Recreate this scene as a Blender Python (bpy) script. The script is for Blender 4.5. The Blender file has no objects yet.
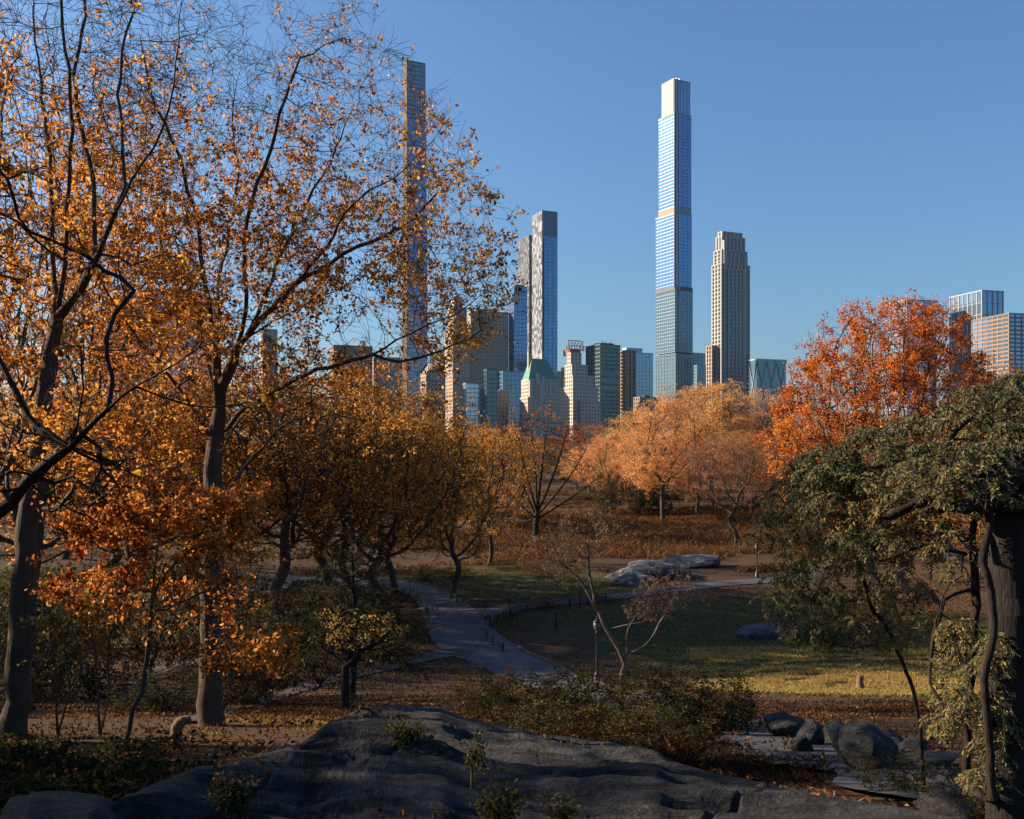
import bpy, math, random
import numpy as np
from mathutils import Vector
R = math.radians
F = 950.0; CX = 512.0; HY = 455.0; ZC = 13.0
SC = bpy.context.scene
COL = SC.collection
SUN_EL = R(23.0); SUN_AZ = R(-76.0)          # compass-like angle from +Y, clockwise; sun on the left
SUN_DIR = np.array([math.sin(SUN_AZ)*math.cos(SUN_EL), math.cos(SUN_AZ)*math.cos(SUN_EL), math.sin(SUN_EL)])

# ------------------------------------------------------------------ basic helpers
def P(px, py, d):
    return np.array([(px-CX)/F*d, d, ZC-(py-HY)/F*d])

def empty(name, loc=(0,0,0), rz=0.0):
    o = bpy.data.objects.new(name, None); COL.objects.link(o)
    o.location = loc; o.rotation_euler = (0,0,rz); o.empty_display_size = 0.3
    return o

def tag(o, label=None, cat=None, group=None, kind=None):
    if label: o['label'] = label
    if cat: o['category'] = cat
    if group: o['group'] = group
    if kind: o['kind'] = kind
    return o

def mesh(name, verts, faces, mat=None, parent=None, smooth=False, col=None):
    """faces: list of int arrays (n,k)"""
    verts = np.asarray(verts, dtype=np.float32).reshape(-1,3)
    faces = [np.asarray(f, dtype=np.int32) for f in faces if len(f)]
    me = bpy.data.meshes.new(name)
    me.vertices.add(len(verts)); me.vertices.foreach_set('co', verts.ravel())
    loops = np.concatenate([f.ravel() for f in faces])
    tot = np.concatenate([np.full(len(f), f.shape[1], np.int32) for f in faces])
    start = np.concatenate([[0], np.cumsum(tot)[:-1]]).astype(np.int32)
    me.loops.add(len(loops)); me.loops.foreach_set('vertex_index', loops)
    me.polygons.add(len(tot)); me.polygons.foreach_set('loop_start', start)
    try: me.polygons.foreach_set('loop_total', tot)
    except Exception: pass
    me.polygons.foreach_set('use_smooth', np.full(len(tot), bool(smooth)))
    me.update(calc_edges=True)
    if col is not None:
        a = me.color_attributes.new('Col', 'FLOAT_COLOR', 'POINT')
        c = np.ones((len(verts),4), np.float32); c[:,:3] = col
        a.data.foreach_set('color', c.ravel())
    if mat: me.materials.append(mat)
    o = bpy.data.objects.new(name, me); COL.objects.link(o)
    if parent is not None: o.parent = parent
    return o

def copy_tree(o, parent=None):
    c = o.copy(); COL.objects.link(c)
    if parent is not None: c.parent = parent
    for ch in list(o.children): copy_tree(ch, c)
    return c

_nz = {}
def noise(p, scale=1.0, seed=0):
    """cheap smooth pseudo noise about -1..1, p (n,3) or (n,2)"""
    p = np.asarray(p, float)
    key = (seed, p.shape[1])
    if key not in _nz:
        r = np.random.default_rng(seed+991)
        _nz[key] = (r.normal(size=(7,p.shape[1])), r.uniform(0,6.28,7))
    k, ph = _nz[key]
    q = p*scale
    return (np.sin(q@k[0]+ph[0]+1.3*np.sin(q@k[1]+ph[1])) + np.sin(q@k[2]+ph[2]+1.1*np.sin(q@k[3]+ph[3])) + 0.7*np.sin(q@k[4]*1.9+ph[4]+np.sin(q@k[5]*1.7+ph[5])))/2.7

def nrm(v):
    return v/np.maximum(np.linalg.norm(v, axis=-1, keepdims=True), 1e-9)

# ------------------------------------------------------------------ terrain
_prof = np.array([[-400,10],[-60,11],[-5,10.8],[0,10.7],[5,10.3],[8,9.75],[12,8.95],[19,7.6],[30,5.05],[45,1.9],[54,.5],[62,.0],[110,.0],[125,.5],[150,2.7],[220,5],[400,5],[9000,5]], float)
_py = np.arange(-400, 700, 0.5); _pz = np.interp(_py, _prof[:,0], _prof[:,1])
_k = np.hanning(9); _k /= _k.sum(); _pz = np.convolve(np.pad(_pz,(4,4),mode='edge'), _k, mode='valid')
def T(x, y):
    x = np.asarray(x, float); y = np.asarray(y, float)
    z = np.interp(y, _py, _pz)
    m = np.clip((y-20)/30,0,1)*np.clip((900-y)/500,0,1)
    z = z + m*(0.22*np.sin(x*.21+.7)*np.sin(y*.17+1.0)+0.16*np.sin(x*.09-y*.06))
    # ground swells up to the far left and far right
    z = z + 2.2*np.clip((-x-22)/40,0,1)**1.2*np.clip((y-30)/40,0,1)*np.clip((300-y)/150,0,1)
    z = z + 1.6*np.clip((x-38)/40,0,1)*np.clip((y-60)/40,0,1)*np.clip((300-y)/150,0,1)
    return z
def Tz(x, y): return float(T(np.array([x]), np.array([y]))[0])
_ys = np.concatenate([np.arange(3,130,.1), np.arange(130,600,1.)])
def at(px, py):
    s = (py-HY)/F; k = (px-CX)/F
    d = T(_ys*k, _ys)-(ZC-_ys*s)
    i = int(np.argmax(d > 0))
    y = _ys[i]
    return np.array([y*k, y, Tz(y*k, y)])

# ------------------------------------------------------------------ materials
def newmat(name):
    m = bpy.data.materials.new(name); m.use_nodes = True
    nt = m.node_tree; nt.nodes.clear()
    out = nt.nodes.new('ShaderNodeOutputMaterial')
    return m, nt, out
def nd(nt, t, **kw):
    n = nt.nodes.new(t)
    for k, v in kw.items():
        if hasattr(n, k): setattr(n, k, v)
        else: n.inputs[k].default_value = v
    return n
def ramp(nt, fac, stops):
    r = nt.nodes.new('ShaderNodeValToRGB')
    e = r.color_ramp.elements
    while len(e) < len(stops): e.new(0.5)
    for i,(p,c) in enumerate(stops):
        e[i].position = p; e[i].color = (*c,1) if len(c)==3 else c
    nt.links.new(fac, r.inputs[0]); return r.outputs[0]
def mixc(nt, fac, a, b, mode='MIX'):
    m = nt.nodes.new('ShaderNodeMix'); m.data_type='RGBA'; m.blend_type = mode
    for s, v in ((m.inputs[0],fac),(m.inputs[6],a),(m.inputs[7],b)):
        if hasattr(v,'is_linked') or hasattr(v,'links'): nt.links.new(v, s)
        elif isinstance(v,(int,float)): s.default_value = v
        else: s.default_value = (*v,1)
    return m.outputs[2]
def objco(nt): return nt.nodes.new('ShaderNodeTexCoord').outputs['Object']
def ntex(nt, co, scale, detail=4, rough=.55, dist=0.0):
    n = nd(nt,'ShaderNodeTexNoise'); n.inputs['Scale'].default_value=scale; n.inputs['Detail'].default_value=detail
    n.inputs['Roughness'].default_value=rough; n.inputs['Distortion'].default_value=dist
    if co is not None: nt.links.new(co, n.inputs['Vector'])
    return n.outputs['Fac']
def bump(nt, h, strength, dist):
    b = nt.nodes.new('ShaderNodeBump'); b.inputs['Strength'].default_value=strength; b.inputs['Distance'].default_value=dist
    nt.links.new(h, b.inputs['Height']); return b.outputs['Normal']
def principled(nt, out, color, rough=.8, metallic=0., normal=None, spec=.3):
    b = nt.nodes.new('ShaderNodeBsdfPrincipled')
    if hasattr(color,'links'): nt.links.new(color, b.inputs['Base Color'])
    else: b.inputs['Base Color'].default_value = (*color,1)
    b.inputs['Roughness'].default_value = rough; b.inputs['Metallic'].default_value = metallic
    b.inputs['Specular IOR Level'].default_value = spec
    if normal is not None: nt.links.new(normal, b.inputs['Normal'])
    nt.links.new(b.outputs[0], out.inputs[0]); return b

def leaf_mat(name, transl=.4, hue_var=.03, val_var=.25):
    m, nt, out = newmat(name)
    a = nd(nt,'ShaderNodeVertexColor'); a.layer_name='Col'
    oi = nt.nodes.new('ShaderNodeObjectInfo')
    hs = nt.nodes.new('ShaderNodeHueSaturation')
    mr = nt.nodes.new('ShaderNodeMapRange'); mr.inputs[3].default_value=.5-hue_var; mr.inputs[4].default_value=.5+hue_var
    nt.links.new(oi.outputs['Random'], mr.inputs[0]); nt.links.new(mr.outputs[0], hs.inputs['Hue'])
    m2 = nt.nodes.new('ShaderNodeMath'); m2.operation='MULTIPLY'; m2.inputs[1].default_value=7.31
    m3 = nt.nodes.new('ShaderNodeMath'); m3.operation='FRACT'
    nt.links.new(oi.outputs['Random'], m2.inputs[0]); nt.links.new(m2.outputs[0], m3.inputs[0])
    m4 = nt.nodes.new('ShaderNodeMapRange'); m4.inputs[3].default_value=1-val_var; m4.inputs[4].default_value=1+val_var
    nt.links.new(m3.outputs[0], m4.inputs[0]); nt.links.new(m4.outputs[0], hs.inputs['Value'])
    nt.links.new(a.outputs[0], hs.inputs['Color'])
    d = nt.nodes.new('ShaderNodeBsdfDiffuse'); t = nt.nodes.new('ShaderNodeBsdfTranslucent')
    x = nt.nodes.new('ShaderNodeMixShader'); x.inputs[0].default_value=transl
    nt.links.new(hs.outputs[0], d.inputs[0]); nt.links.new(hs.outputs[0], t.inputs[0])
    nt.links.new(d.outputs[0], x.inputs[1]); nt.links.new(t.outputs[0], x.inputs[2]); nt.links.new(x.outputs[0], out.inputs[0])
    return m

def bark_mat(name, c1, c2, scale=1.0):
    m, nt, out = newmat(name)
    mp = nt.nodes.new('ShaderNodeMapping'); mp.inputs['Scale'].default_value=(scale,scale,scale*.16)
    nt.links.new(objco(nt), mp.inputs[0])
    n = ntex(nt, mp.outputs[0], 16, 5, .65, .6)
    n2 = ntex(nt, objco(nt), 1.3*scale, 3)
    c = mixc(nt, n, c1, c2); c = mixc(nt, n2, c, tuple(.6*v for v in c1))
    principled(nt, out, c, .9, normal=bump(nt, n, .9, .06/scale), spec=.15)
    return m

def stone_mat(name, c1, c2, var=.04, rough=.85):
    m, nt, out = newmat(name)
    co = objco(nt)
    c = mixc(nt, ntex(nt, co, var, 5, .6), c1, c2)
    principled(nt, out, c, rough, spec=.2); return m

def glass_mat(name, tint, dark, bay, fh, metallic=.65, rough=.09, tilt=.008, mott=False):
    m, nt, out = newmat(name)
    co = objco(nt)
    d = nt.nodes.new('ShaderNodeVectorMath'); d.operation='DIVIDE'; d.inputs[1].default_value=(bay,bay,fh)
    f = nt.nodes.new('ShaderNodeVectorMath'); f.operation='FLOOR'
    off = nt.nodes.new('ShaderNodeVectorMath'); off.operation='ADD'; off.inputs[1].default_value=(.37,.37,.02)
    nt.links.new(co, d.inputs[0]); nt.links.new(d.outputs[0], off.inputs[0]); nt.links.new(off.outputs[0], f.inputs[0])
    w = nt.nodes.new('ShaderNodeTexWhiteNoise'); w.noise_dimensions='3D'; nt.links.new(f.outputs[0], w.inputs['Vector'])
    big = ntex(nt, co, .03, 3, .6, 1.2)  # broad tone drift paints mottled reflections into the glass colour
    c = mixc(nt, w.outputs['Value'], tint, tuple(.65*a+.35*b for a,b in zip(tint,dark)))
    r = nt.nodes.new('ShaderNodeMapRange'); r.inputs[1].default_value=.25; r.inputs[2].default_value=.75
    nt.links.new(big, r.inputs[0])
    c = mixc(nt, r.outputs[0], tuple(.6*x_+.4*y_ for x_,y_ in zip(tint,dark)), c)
    if mott: c = ramp(nt, w.outputs['Value'], [(.42,dark),(.5,tuple(.5*q for q in tint)),(.58,tint)])
    sub = nt.nodes.new('ShaderNodeVectorMath'); sub.operation='SUBTRACT'; sub.inputs[1].default_value=(.5,.5,.5)
    nt.links.new(w.outputs['Color'], sub.inputs[0])
    sc = nt.nodes.new('ShaderNodeVectorMath'); sc.operation='SCALE'; sc.inputs['Scale'].default_value=tilt
    nt.links.new(sub.outputs[0], sc.inputs[0])
    g = nt.nodes.new('ShaderNodeNewGeometry'); ad = nt.nodes.new('ShaderNodeVectorMath'); ad.operation='ADD'
    nt.links.new(g.outputs['Normal'], ad.inputs[0]); nt.links.new(sc.outputs[0], ad.inputs[1])
    nm = nt.nodes.new('ShaderNodeVectorMath'); nm.operation='NORMALIZE'; nt.links.new(ad.outputs[0], nm.inputs[0])
    b = principled(nt, out, c, rough, metallic, normal=nm.outputs[0], spec=.6)
    return m

def plain_mat(name, c, rough=.6, metallic=0., var=0.15, scale=3.):
    m, nt, out = newmat(name)
    col = mixc(nt, ntex(nt, objco(nt), scale, 4), tuple(v*(1-var) for v in c), tuple(min(1,v*(1+var)) for v in c))
    principled(nt, out, col, rough, metallic, spec=.4); return m

LEAF = leaf_mat('autumn_leaves', .45, .012, .15); LEAF_HERO = leaf_mat('big_tree_leaves', .5, 0, 0); LEAF_FAR = leaf_mat('distant_leaves', .5, .012, .2)
LEAF_GREEN = leaf_mat('green_leaves', .42, .01, .1)
BARK = bark_mat('oak_bark', (.05,.037,.028), (.145,.104,.076))
BARK_DARK = bark_mat('dark_bark', (.018,.015,.013), (.05,.04,.033))
BARK_PALE = bark_mat('pale_bark', (.11,.085,.065), (.25,.19,.145), .5)
BARK_FAR = bark_mat('distant_bark', (.05,.04,.032), (.13,.10,.075), .4)

# ------------------------------------------------------------------ tree growing
class Skel:
    def __init__(s): s.p=[]; s.par=[]
    def chain(s, pts, step=.35, jit=.03, rng=None, root=False):
        pts = np.asarray(pts,float)
        # catmull-rom
        q = np.vstack([2*pts[0]-pts[1], pts, 2*pts[-1]-pts[-2]])
        out=[]
        for i in range(1,len(q)-2):
            L = np.linalg.norm(q[i+1]-q[i]); n=max(1,int(round(L/step)))
            for t in np.arange(n)/n:
                a,b,c,d=q[i-1],q[i],q[i+1],q[i+2]
                out.append(.5*((2*b)+(-a+c)*t+(2*a-5*b+4*c-d)*t*t+(-a+3*b-3*c+d)*t**3))
        out.append(pts[-1]); out=np.array(out)
        if rng is not None: out[1:] += rng.normal(size=out[1:].shape)*jit
        if root or not s.p: prev=-1; st=0
        else:
            A=np.array(s.p); prev=int(np.argmin(((A-out[0])**2).sum(1))); st=1
        for v in out[st:]:
            s.p.append(v); s.par.append(prev); prev=len(s.p)-1
    def arrays(s): return np.array(s.p), np.array(s.par)

def colonize(p, par, A, step, kill, infl, iters, rng, trop=(0,0,.05), jit=.18, maxch=3):
    n=len(p); N=n+60000
    Pn=np.zeros((N,3)); Pn[:n]=p; par=list(par); ch=np.zeros(N,int)
    for q in par:
        if q>=0: ch[q]+=1
    A=np.asarray(A,float)
    def d2(a,b): return np.maximum((a*a).sum(1)[:,None]+(b*b).sum(1)[None]-2*a@b.T,0)
    near=np.zeros(len(A),int); ndist=np.full(len(A),1e18)
    for c in range(0,n,1000):
        D=d2(A,Pn[c:min(n,c+1000)]); j=D.argmin(1); v=D[np.arange(len(A)),j]; m=v<ndist
        near[m]=j[m]+c; ndist[m]=v[m]
    trop=np.array(trop)
    for it in range(iters):
        m=(ndist<infl*infl)&(ch[near]<maxch)
        if not m.any(): break
        u,inv=np.unique(near[m],return_inverse=True)
        S=np.zeros((len(u),3)); np.add.at(S,inv,nrm(A[m]-Pn[near[m]]))
        d=nrm(nrm(S)+trop+rng.normal(size=S.shape)*jit)
        new=Pn[u]+d*step; k=len(new)
        if n+k>N: break
        Pn[n:n+k]=new; par.extend(u.tolist()); ch[u]+=1
        D=d2(A,new); j=D.argmin(1); v=D[np.arange(len(A)),j]; mm=v<ndist
        near[mm]=j[mm]+n; ndist[mm]=v[mm]; n+=k
        keep=ndist>kill*kill
        A=A[keep]; near=near[keep]; ndist=ndist[keep]
        if len(A)==0: break
    return Pn[:n].copy(), np.array(par)

def node_dirs(p,par):
    d=np.zeros_like(p); i=par>=0
    d[i]=p[i]-p[par[i]]; d[~i]=(0,0,1); return nrm(d)

def add_twigs(p, par, idx, rng, k=2, length=.5, segs=3, up=.15, spread=.8, droop=0):
    d=node_dirs(p,par); idx=np.repeat(idx,k); m=len(idx)
    dv=nrm(d[idx]+rng.normal(size=(m,3))*spread+np.array([0,0,up]))
    prev=idx; cur=p[idx]; L=length*rng.uniform(.5,1.3,m)/segs
    pl=[p]; pr=[par]; n=len(p)
    for s in range(segs):
        dv=nrm(dv+rng.normal(size=(m,3))*.25+np.array([0,0,-droop]))
        cur=cur+dv*L[:,None]; pl.append(cur); pr.append(prev)
        prev=np.arange(n,n+m); n+=m
    return np.vstack(pl), np.concatenate(pr)

def radii(p, par, r_base, e=2.3, rmin=.004):
    n=len(p); a=[0.]*n; pl=par.tolist()
    for i in range(n-1,-1,-1):
        if a[i]==0.: a[i]=1.
        if pl[i]>=0: a[pl[i]]+=a[i]
    a=np.array(a); r=(a/a.max())**(1/e)*r_base
    return np.maximum(r,rmin)

def wood(name, p, par, r, mat, parent, flare=None, classes=((.07,9),(.018,5),(0,3)), gnarl=0):
    n=len(p); d=node_dirs(p,par)
    main=np.full(n,-1)
    order=np.argsort(r)                      # the largest child wins
    for i in order:
        if par[i]>=0: main[par[i]]=i
    dm=d.copy(); has=main>=0; dm[has]=nrm(d[has]+d[main[has]])
    cls=np.zeros(n,int)
    for c,(lo,k) in enumerate(classes): pass
    V=[];Fq=[];off=0
    ref=np.array([.17,.97,.13])
    hi=1e9
    for lo,k in classes:
        sel=np.where((r>=lo)&(r<hi)&(par>=0))[0]; hi=lo
        if not len(sel): continue
        pp=par[sel]
        isroot=par[pp]<0
        shared=(main[pp]==sel)
        ang=np.arange(k)/k*2*np.pi
        def ring(c,dr,rad):
            u=nrm(np.cross(dr,ref)); v=np.cross(dr,u)
            return c[:,None,:]+rad[:,None,None]*(np.cos(ang)[None,:,None]*u[:,None]+np.sin(ang)[None,:,None]*v[:,None])
        rb=np.where(shared, r[pp], np.minimum(r[sel]*1.25,r[pp]))
        db=np.where(shared[:,None], dm[pp], d[sel])
        B=ring(p[pp],db,rb); Tt=ring(p[sel],dm[sel],r[sel])
        if gnarl and k>=8:
            # the same wobble for the same node, so shared rings stay joined
            for arr,rad in ((B,rb),(Tt,r[sel])):
                q=arr.reshape(-1,3); w=noise(q*np.array([1,1,.35]),9.,5)*.5+noise(q*np.array([1,1,.35]),22.,6)*.3
                c=np.repeat(p[pp] if arr is B else p[sel],k,0)
                q+=(q-c)*(w*gnarl)[:,None]
        m=len(sel); V.append(np.concatenate([B,Tt],1).reshape(-1,3))
        base=off+np.arange(m)[:,None]*2*k; i0=np.arange(k)[None]; i1=(np.arange(k)[None]+1)%k
        Fq.append(np.stack([base+i0,base+i1,base+k+i1,base+k+i0],-1).reshape(-1,4)); off+=m*2*k
    V=np.vstack(V)
    if flare is not None:
        c,zb,h,amt=flare   # root flare
        dz=np.clip(1-(V[:,2]-zb)/h,0,1)**2
        dx=V[:,:2]-c[:2]
        a=np.arctan2(dx[:,1],dx[:,0]); near=(np.linalg.norm(dx,axis=1)<r.max()*1.6)
        f=1+dz*amt*(1+.45*np.sin(a*5+.6))*near
        V[:,:2]=c[:2]+dx*f[:,None]
    return mesh(name,V,Fq,mat,parent,smooth=True)

def leaves(name, c, L, pal, mat, parent, rng, w=.55, hexa=False, up=.5, clump=.5, cs=.8, flat=0., axis=None, fold=.25):
    """c (n,3) centres; L lengths; pal list of (weight, rgb): clump mixes by space so tones come in patches"""
    n=len(c); L=np.broadcast_to(np.asarray(L,float),(n,))*rng.uniform(.65,1.25,n)
    a=nrm(rng.normal(size=(n,3))+np.array([0,0,-.3])) if axis is None else nrm(axis+rng.normal(size=(n,3))*.35)
    nn=rng.normal(size=(n,3)); nn[:,2]+=up*np.sign(rng.normal(size=n)+.8)*1.2; nn=nrm(nn-a*(nn*a).sum(1,keepdims=True))
    b=np.cross(nn,a)
    W=np.array([q[0] for q in pal],float); W/=W.sum(); C=np.array([q[1] for q in pal],float)
    t=clump*(noise(c,cs,3)*.5+.5)+(1-clump)*rng.uniform(0,1,n); t=(np.argsort(np.argsort(t))+.5)/n
    k=np.searchsorted(np.cumsum(W),t).clip(0,len(pal)-1)
    col=C[k]*rng.uniform(.75,1.25,(n,1))*(1+rng.normal(size=(n,3))*.05)
    h=L*w*.5; up_=nn*(L*fold*w)[:,None]
    if hexa:
        pts=[c-a*(L*.5)[:,None], c-a*(L*.15)[:,None]+b*(h*.85)[:,None]+up_*.8, c+a*(L*.2)[:,None]+b*(h*.95)[:,None]+up_, c+a*(L*.5)[:,None]-nn*(L*.06)[:,None],
             c+a*(L*.2)[:,None]-b*(h*.95)[:,None]+up_, c-a*(L*.15)[:,None]-b*(h*.85)[:,None]+up_*.8]
        k=6; f=np.array([[0,1,2,3],[0,3,4,5]])
    else:
        pts=[c-a*(L*.5)[:,None], c+b*h[:,None]+up_, c+a*(L*.5)[:,None], c-b*h[:,None]+up_]
        k=4; f=np.array([[0,1,2],[0,2,3]])
    V=np.stack(pts,1).reshape(-1,3)
    Fc=(np.arange(n)[:,None,None]*k+f[None]).reshape(-1,f.shape[1])
    return mesh(name,V,[Fc],mat,parent,col=np.repeat(np.clip(col,0,.9),k,0))

def blob(rng, n, c, r, gap=.0, gs=.5, seed=1, shell=0.):
    """points in an ellipsoid, thinned by a noise field so the crown has gaps"""
    out=[]
    tot=0
    while tot<n:
        q=rng.uniform(-1,1,(n*3,3)); rr=(q*q).sum(1); m=(rr<1)
        if shell: m&=(rng.uniform(size=len(q))<(shell*rr+1-shell))
        q=q[m]*np.array(r)+np.array(c)
        if gap: q=q[noise(q,gs,seed)>gap-1+rng.uniform(-.2,.2,len(q))]
        out.append(q); tot+=len(q)
        if len(out)>30: break
    return np.vstack(out)[:n]

# palettes (albedo)
ORANGE=[(2,(.20,.07,.018)),(3,(.46,.17,.03)),(3,(.62,.26,.042)),(2,(.68,.36,.08))]
RUST  =[(3,(.14,.05,.02)),(3,(.30,.10,.027)),(3,(.45,.16,.036)),(1,(.52,.25,.065))]
BROWN =[(3,(.08,.04,.02)),(3,(.15,.065,.025)),(3,(.26,.115,.035)),(1,(.34,.18,.05))]
GOLD  =[(2,(.19,.09,.022)),(3,(.40,.19,.034)),(3,(.56,.27,.05)),(1,(.62,.38,.09))]
OLIVE =[(2,(.07,.055,.016)),(3,(.16,.11,.024)),(3,(.30,.18,.034)),(2,(.46,.26,.05))]
PEACH =[(2,(.36,.16,.055)),(4,(.64,.31,.11)),(3,(.72,.39,.15)),(1,(.74,.46,.2))]
PINK  =[(2,(.2,.085,.055)),(3,(.34,.14,.085)),(2,(.42,.2,.12))]
RED   =[(2,(.14,.028,.013)),(3,(.36,.08,.016)),(3,(.54,.145,.024)),(2,(.62,.25,.05))]
MAPLE =[(2,(.14,.05,.02)),(3,(.36,.115,.026)),(3,(.55,.195,.036)),(2,(.62,.31,.08))]
GREEN =[(3,(.07,.072,.04)),(4,(.125,.125,.065)),(3,(.18,.165,.085)),(2,(.28,.21,.085))]
DKGREEN=[(3,(.018,.024,.014)),(3,(.035,.042,.02)),(2,(.06,.058,.025)),(1,(.12,.08,.03))]
DRY   =[(3,(.10,.05,.028)),(3,(.18,.085,.04)),(2,(.27,.14,.06)),(1,(.33,.2,.1))]
PALE  =[(2,(.2,.10,.055)),(3,(.34,.19,.10)),(2,(.44,.29,.17))]
IVY   =[(4,(.016,.022,.011)),(3,(.03,.037,.017)),(1,(.055,.055,.022)),(2,(.14,.075,.025))]

def grow(name, seed, H, trunk_h, trunk_r, blobs, n_attr, step, n_leaf, leafL, pal, leafmat, barkmat, gap=.55, gs=.45,
         lean=(0,0), twig_k=2, twig_len=.7, stems=1, crook=.02, hexa=False, cls=None, spread=.8, up=.1, droop=0, infl=5., clump=.5, cs=.6, w=.6, kill=None, lfup=.5):
    rng=np.random.default_rng(seed); root=empty(name); sk=Skel()
    for s in range(stems):
        a=rng.uniform(0,6.28)+s*6.28/max(1,stems); o=np.array([math.cos(a),math.sin(a),0])*(0 if stems==1 else trunk_r*1.2)
        tip=np.array([lean[0],lean[1],trunk_h])+(o*0 if stems==1 else np.array([math.cos(a),math.sin(a),0])*trunk_h*.45)
        pts=[o+np.array([0,0,-.4]), o*1.1+tip*.33+rng.normal(size=3)*crook*H*np.array([1,1,0]), tip*.68+o+rng.normal(size=3)*crook*H*np.array([1,1,0]), tip]
        if s==0: sk.chain(pts, step, .01*step, rng, root=True)
        else: sk.chain([pts[0]]+pts[1:], step, .01*step, rng)
    p,par=sk.arrays()
    tot=sum(b[2] for b in blobs)
    A=np.vstack([blob(rng,int(n_attr*b[2]/tot),b[0],b[1],gap,gs,seed,.4) for b in blobs])
    p,par=colonize(p,par,A,step,kill or step*1.4,infl,70,rng)
    nch=np.bincount(par[par>=0],minlength=len(p))
    tips=np.where((nch==0))[0]; n0=len(p)
    fine=np.where((p[:,2]>trunk_h*.8)&(rng.uniform(size=len(p))<.35))[0]
    p,par=add_twigs(p,par,np.unique(np.concatenate([tips,fine])),rng,twig_k,twig_len,3,up,spread,droop)
    r=radii(p,par,trunk_r,2.35,.006)
    wood('trunk',p,par,r,barkmat,root,classes=cls or ((.09,7),(.025,4),(0,3)), flare=(np.zeros(3),-.1,trunk_r*3,.5))
    if n_leaf:
        cand=np.arange(n0,len(p)); g=noise(p[cand],gs*1.6,seed+7)
        wgt=np.clip(.55+g*.8,.03,1); idx=rng.choice(cand,n_leaf,p=wgt/wgt.sum())
        c=p[idx]+rng.normal(size=(n_leaf,3))*leafL*.9
        leaves('crown',c,leafL,pal,leafmat,root,rng,hexa=hexa,clump=clump,cs=cs,w=w,up=lfup)
    root['_h']=H
    return root

def place(root, first, X, Y, sz, sxy, rz, label, cat, group=None, dz=0.):
    o = root if first else copy_tree(root)
    o.location=(X,Y,Tz(X,Y)-.05+dz); o.scale=(sxy,sxy,sz); o.rotation_euler=(0,0,rz)
    return tag(o,label,cat,group)
HAZE=0.00003
SHADE_TREES=[(-25,2,9,9),(-25,8,12,9),(-26,13,13,8),(-26,18,12,7),(-27,22.5,4.5,5),(-28,27,8,7),(-30,33,13,8),(-33,40,14,9)]
# ------------------------------------------------------------------ world, sun, camera
w = bpy.data.worlds.new('World'); SC.world = w; w.use_nodes = True
nt = w.node_tree; nt.nodes.clear()
sky = nt.nodes.new('ShaderNodeTexSky'); sky.sky_type='NISHITA'; sky.sun_disc=False
sky.sun_elevation=SUN_EL; sky.sun_rotation=SUN_AZ; sky.altitude=0; sky.air_density=1.3; sky.dust_density=1.2; sky.ozone_density=8.0
bg = nt.nodes.new('ShaderNodeBackground'); bg.inputs[1].default_value=0.057
wo = nt.nodes.new('ShaderNodeOutputWorld'); nt.links.new(sky.outputs[0],bg.inputs[0]); nt.links.new(bg.outputs[0],wo.inputs[0])
sl = bpy.data.lights.new('sun','SUN'); sl.energy=5.0; sl.angle=R(.53); sl.color=(1,.80,.58)
so = bpy.data.objects.new('sun',sl); COL.objects.link(so)
so.rotation_euler = Vector(SUN_DIR).to_track_quat('Z','Y').to_euler()
cd = bpy.data.cameras.new('camera'); cam = bpy.data.objects.new('camera',cd); COL.objects.link(cam)
cam.location=(0,0,ZC); cam.rotation_euler=(R(90),0,0); cd.sensor_width=36; cd.lens=36*F/1024
cd.shift_y=(HY-409.5)/1024; cd.clip_end=20000; cd.clip_start=.1
SC.camera=cam
SC.view_settings.view_transform='Standard'; SC.view_settings.look='None'; SC.view_settings.exposure=1.5; SC.view_settings.gamma=1
SC.render.engine='CYCLES'
cy=SC.cycles; cy.max_bounces=6; cy.diffuse_bounces=3; cy.glossy_bounces=3; cy.transmission_bounces=3; cy.transparent_max_bounces=4
cy.caustics_reflective=False; cy.caustics_refractive=False; cy.use_denoising=True; cy.use_adaptive_sampling=True; cy.adaptive_threshold=.015
try: cy.denoiser='OPENIMAGEDENOISE'; cy.denoising_prefilter='ACCURATE'
except Exception: pass

# ------------------------------------------------------------------ thin autumn haze between the park and the towers
hz_=mesh('haze',[(x,y,z) for z in (-6.,520.) for x,y in ((-1500,-420),(1500,-420),(1500,1700),(-1500,1700))],[np.array([[0,3,2,1],[4,5,6,7],[0,1,5,4],[1,2,6,5],[2,3,7,6],[3,0,4,7]])])
m_,nt_,out_=newmat('haze'); pv=nt_.nodes.new('ShaderNodeVolumePrincipled'); pv.inputs['Color'].default_value=(.5,.78,1,1); pv.inputs['Density'].default_value=HAZE; pv.inputs['Anisotropy'].default_value=.45
nt_.links.new(pv.outputs[0],out_.inputs['Volume']); hz_.data.materials.append(m_); tag(hz_,'thin bluish autumn haze softening the distant towers',None,kind='stuff')
cy.volume_bounces=0
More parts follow.
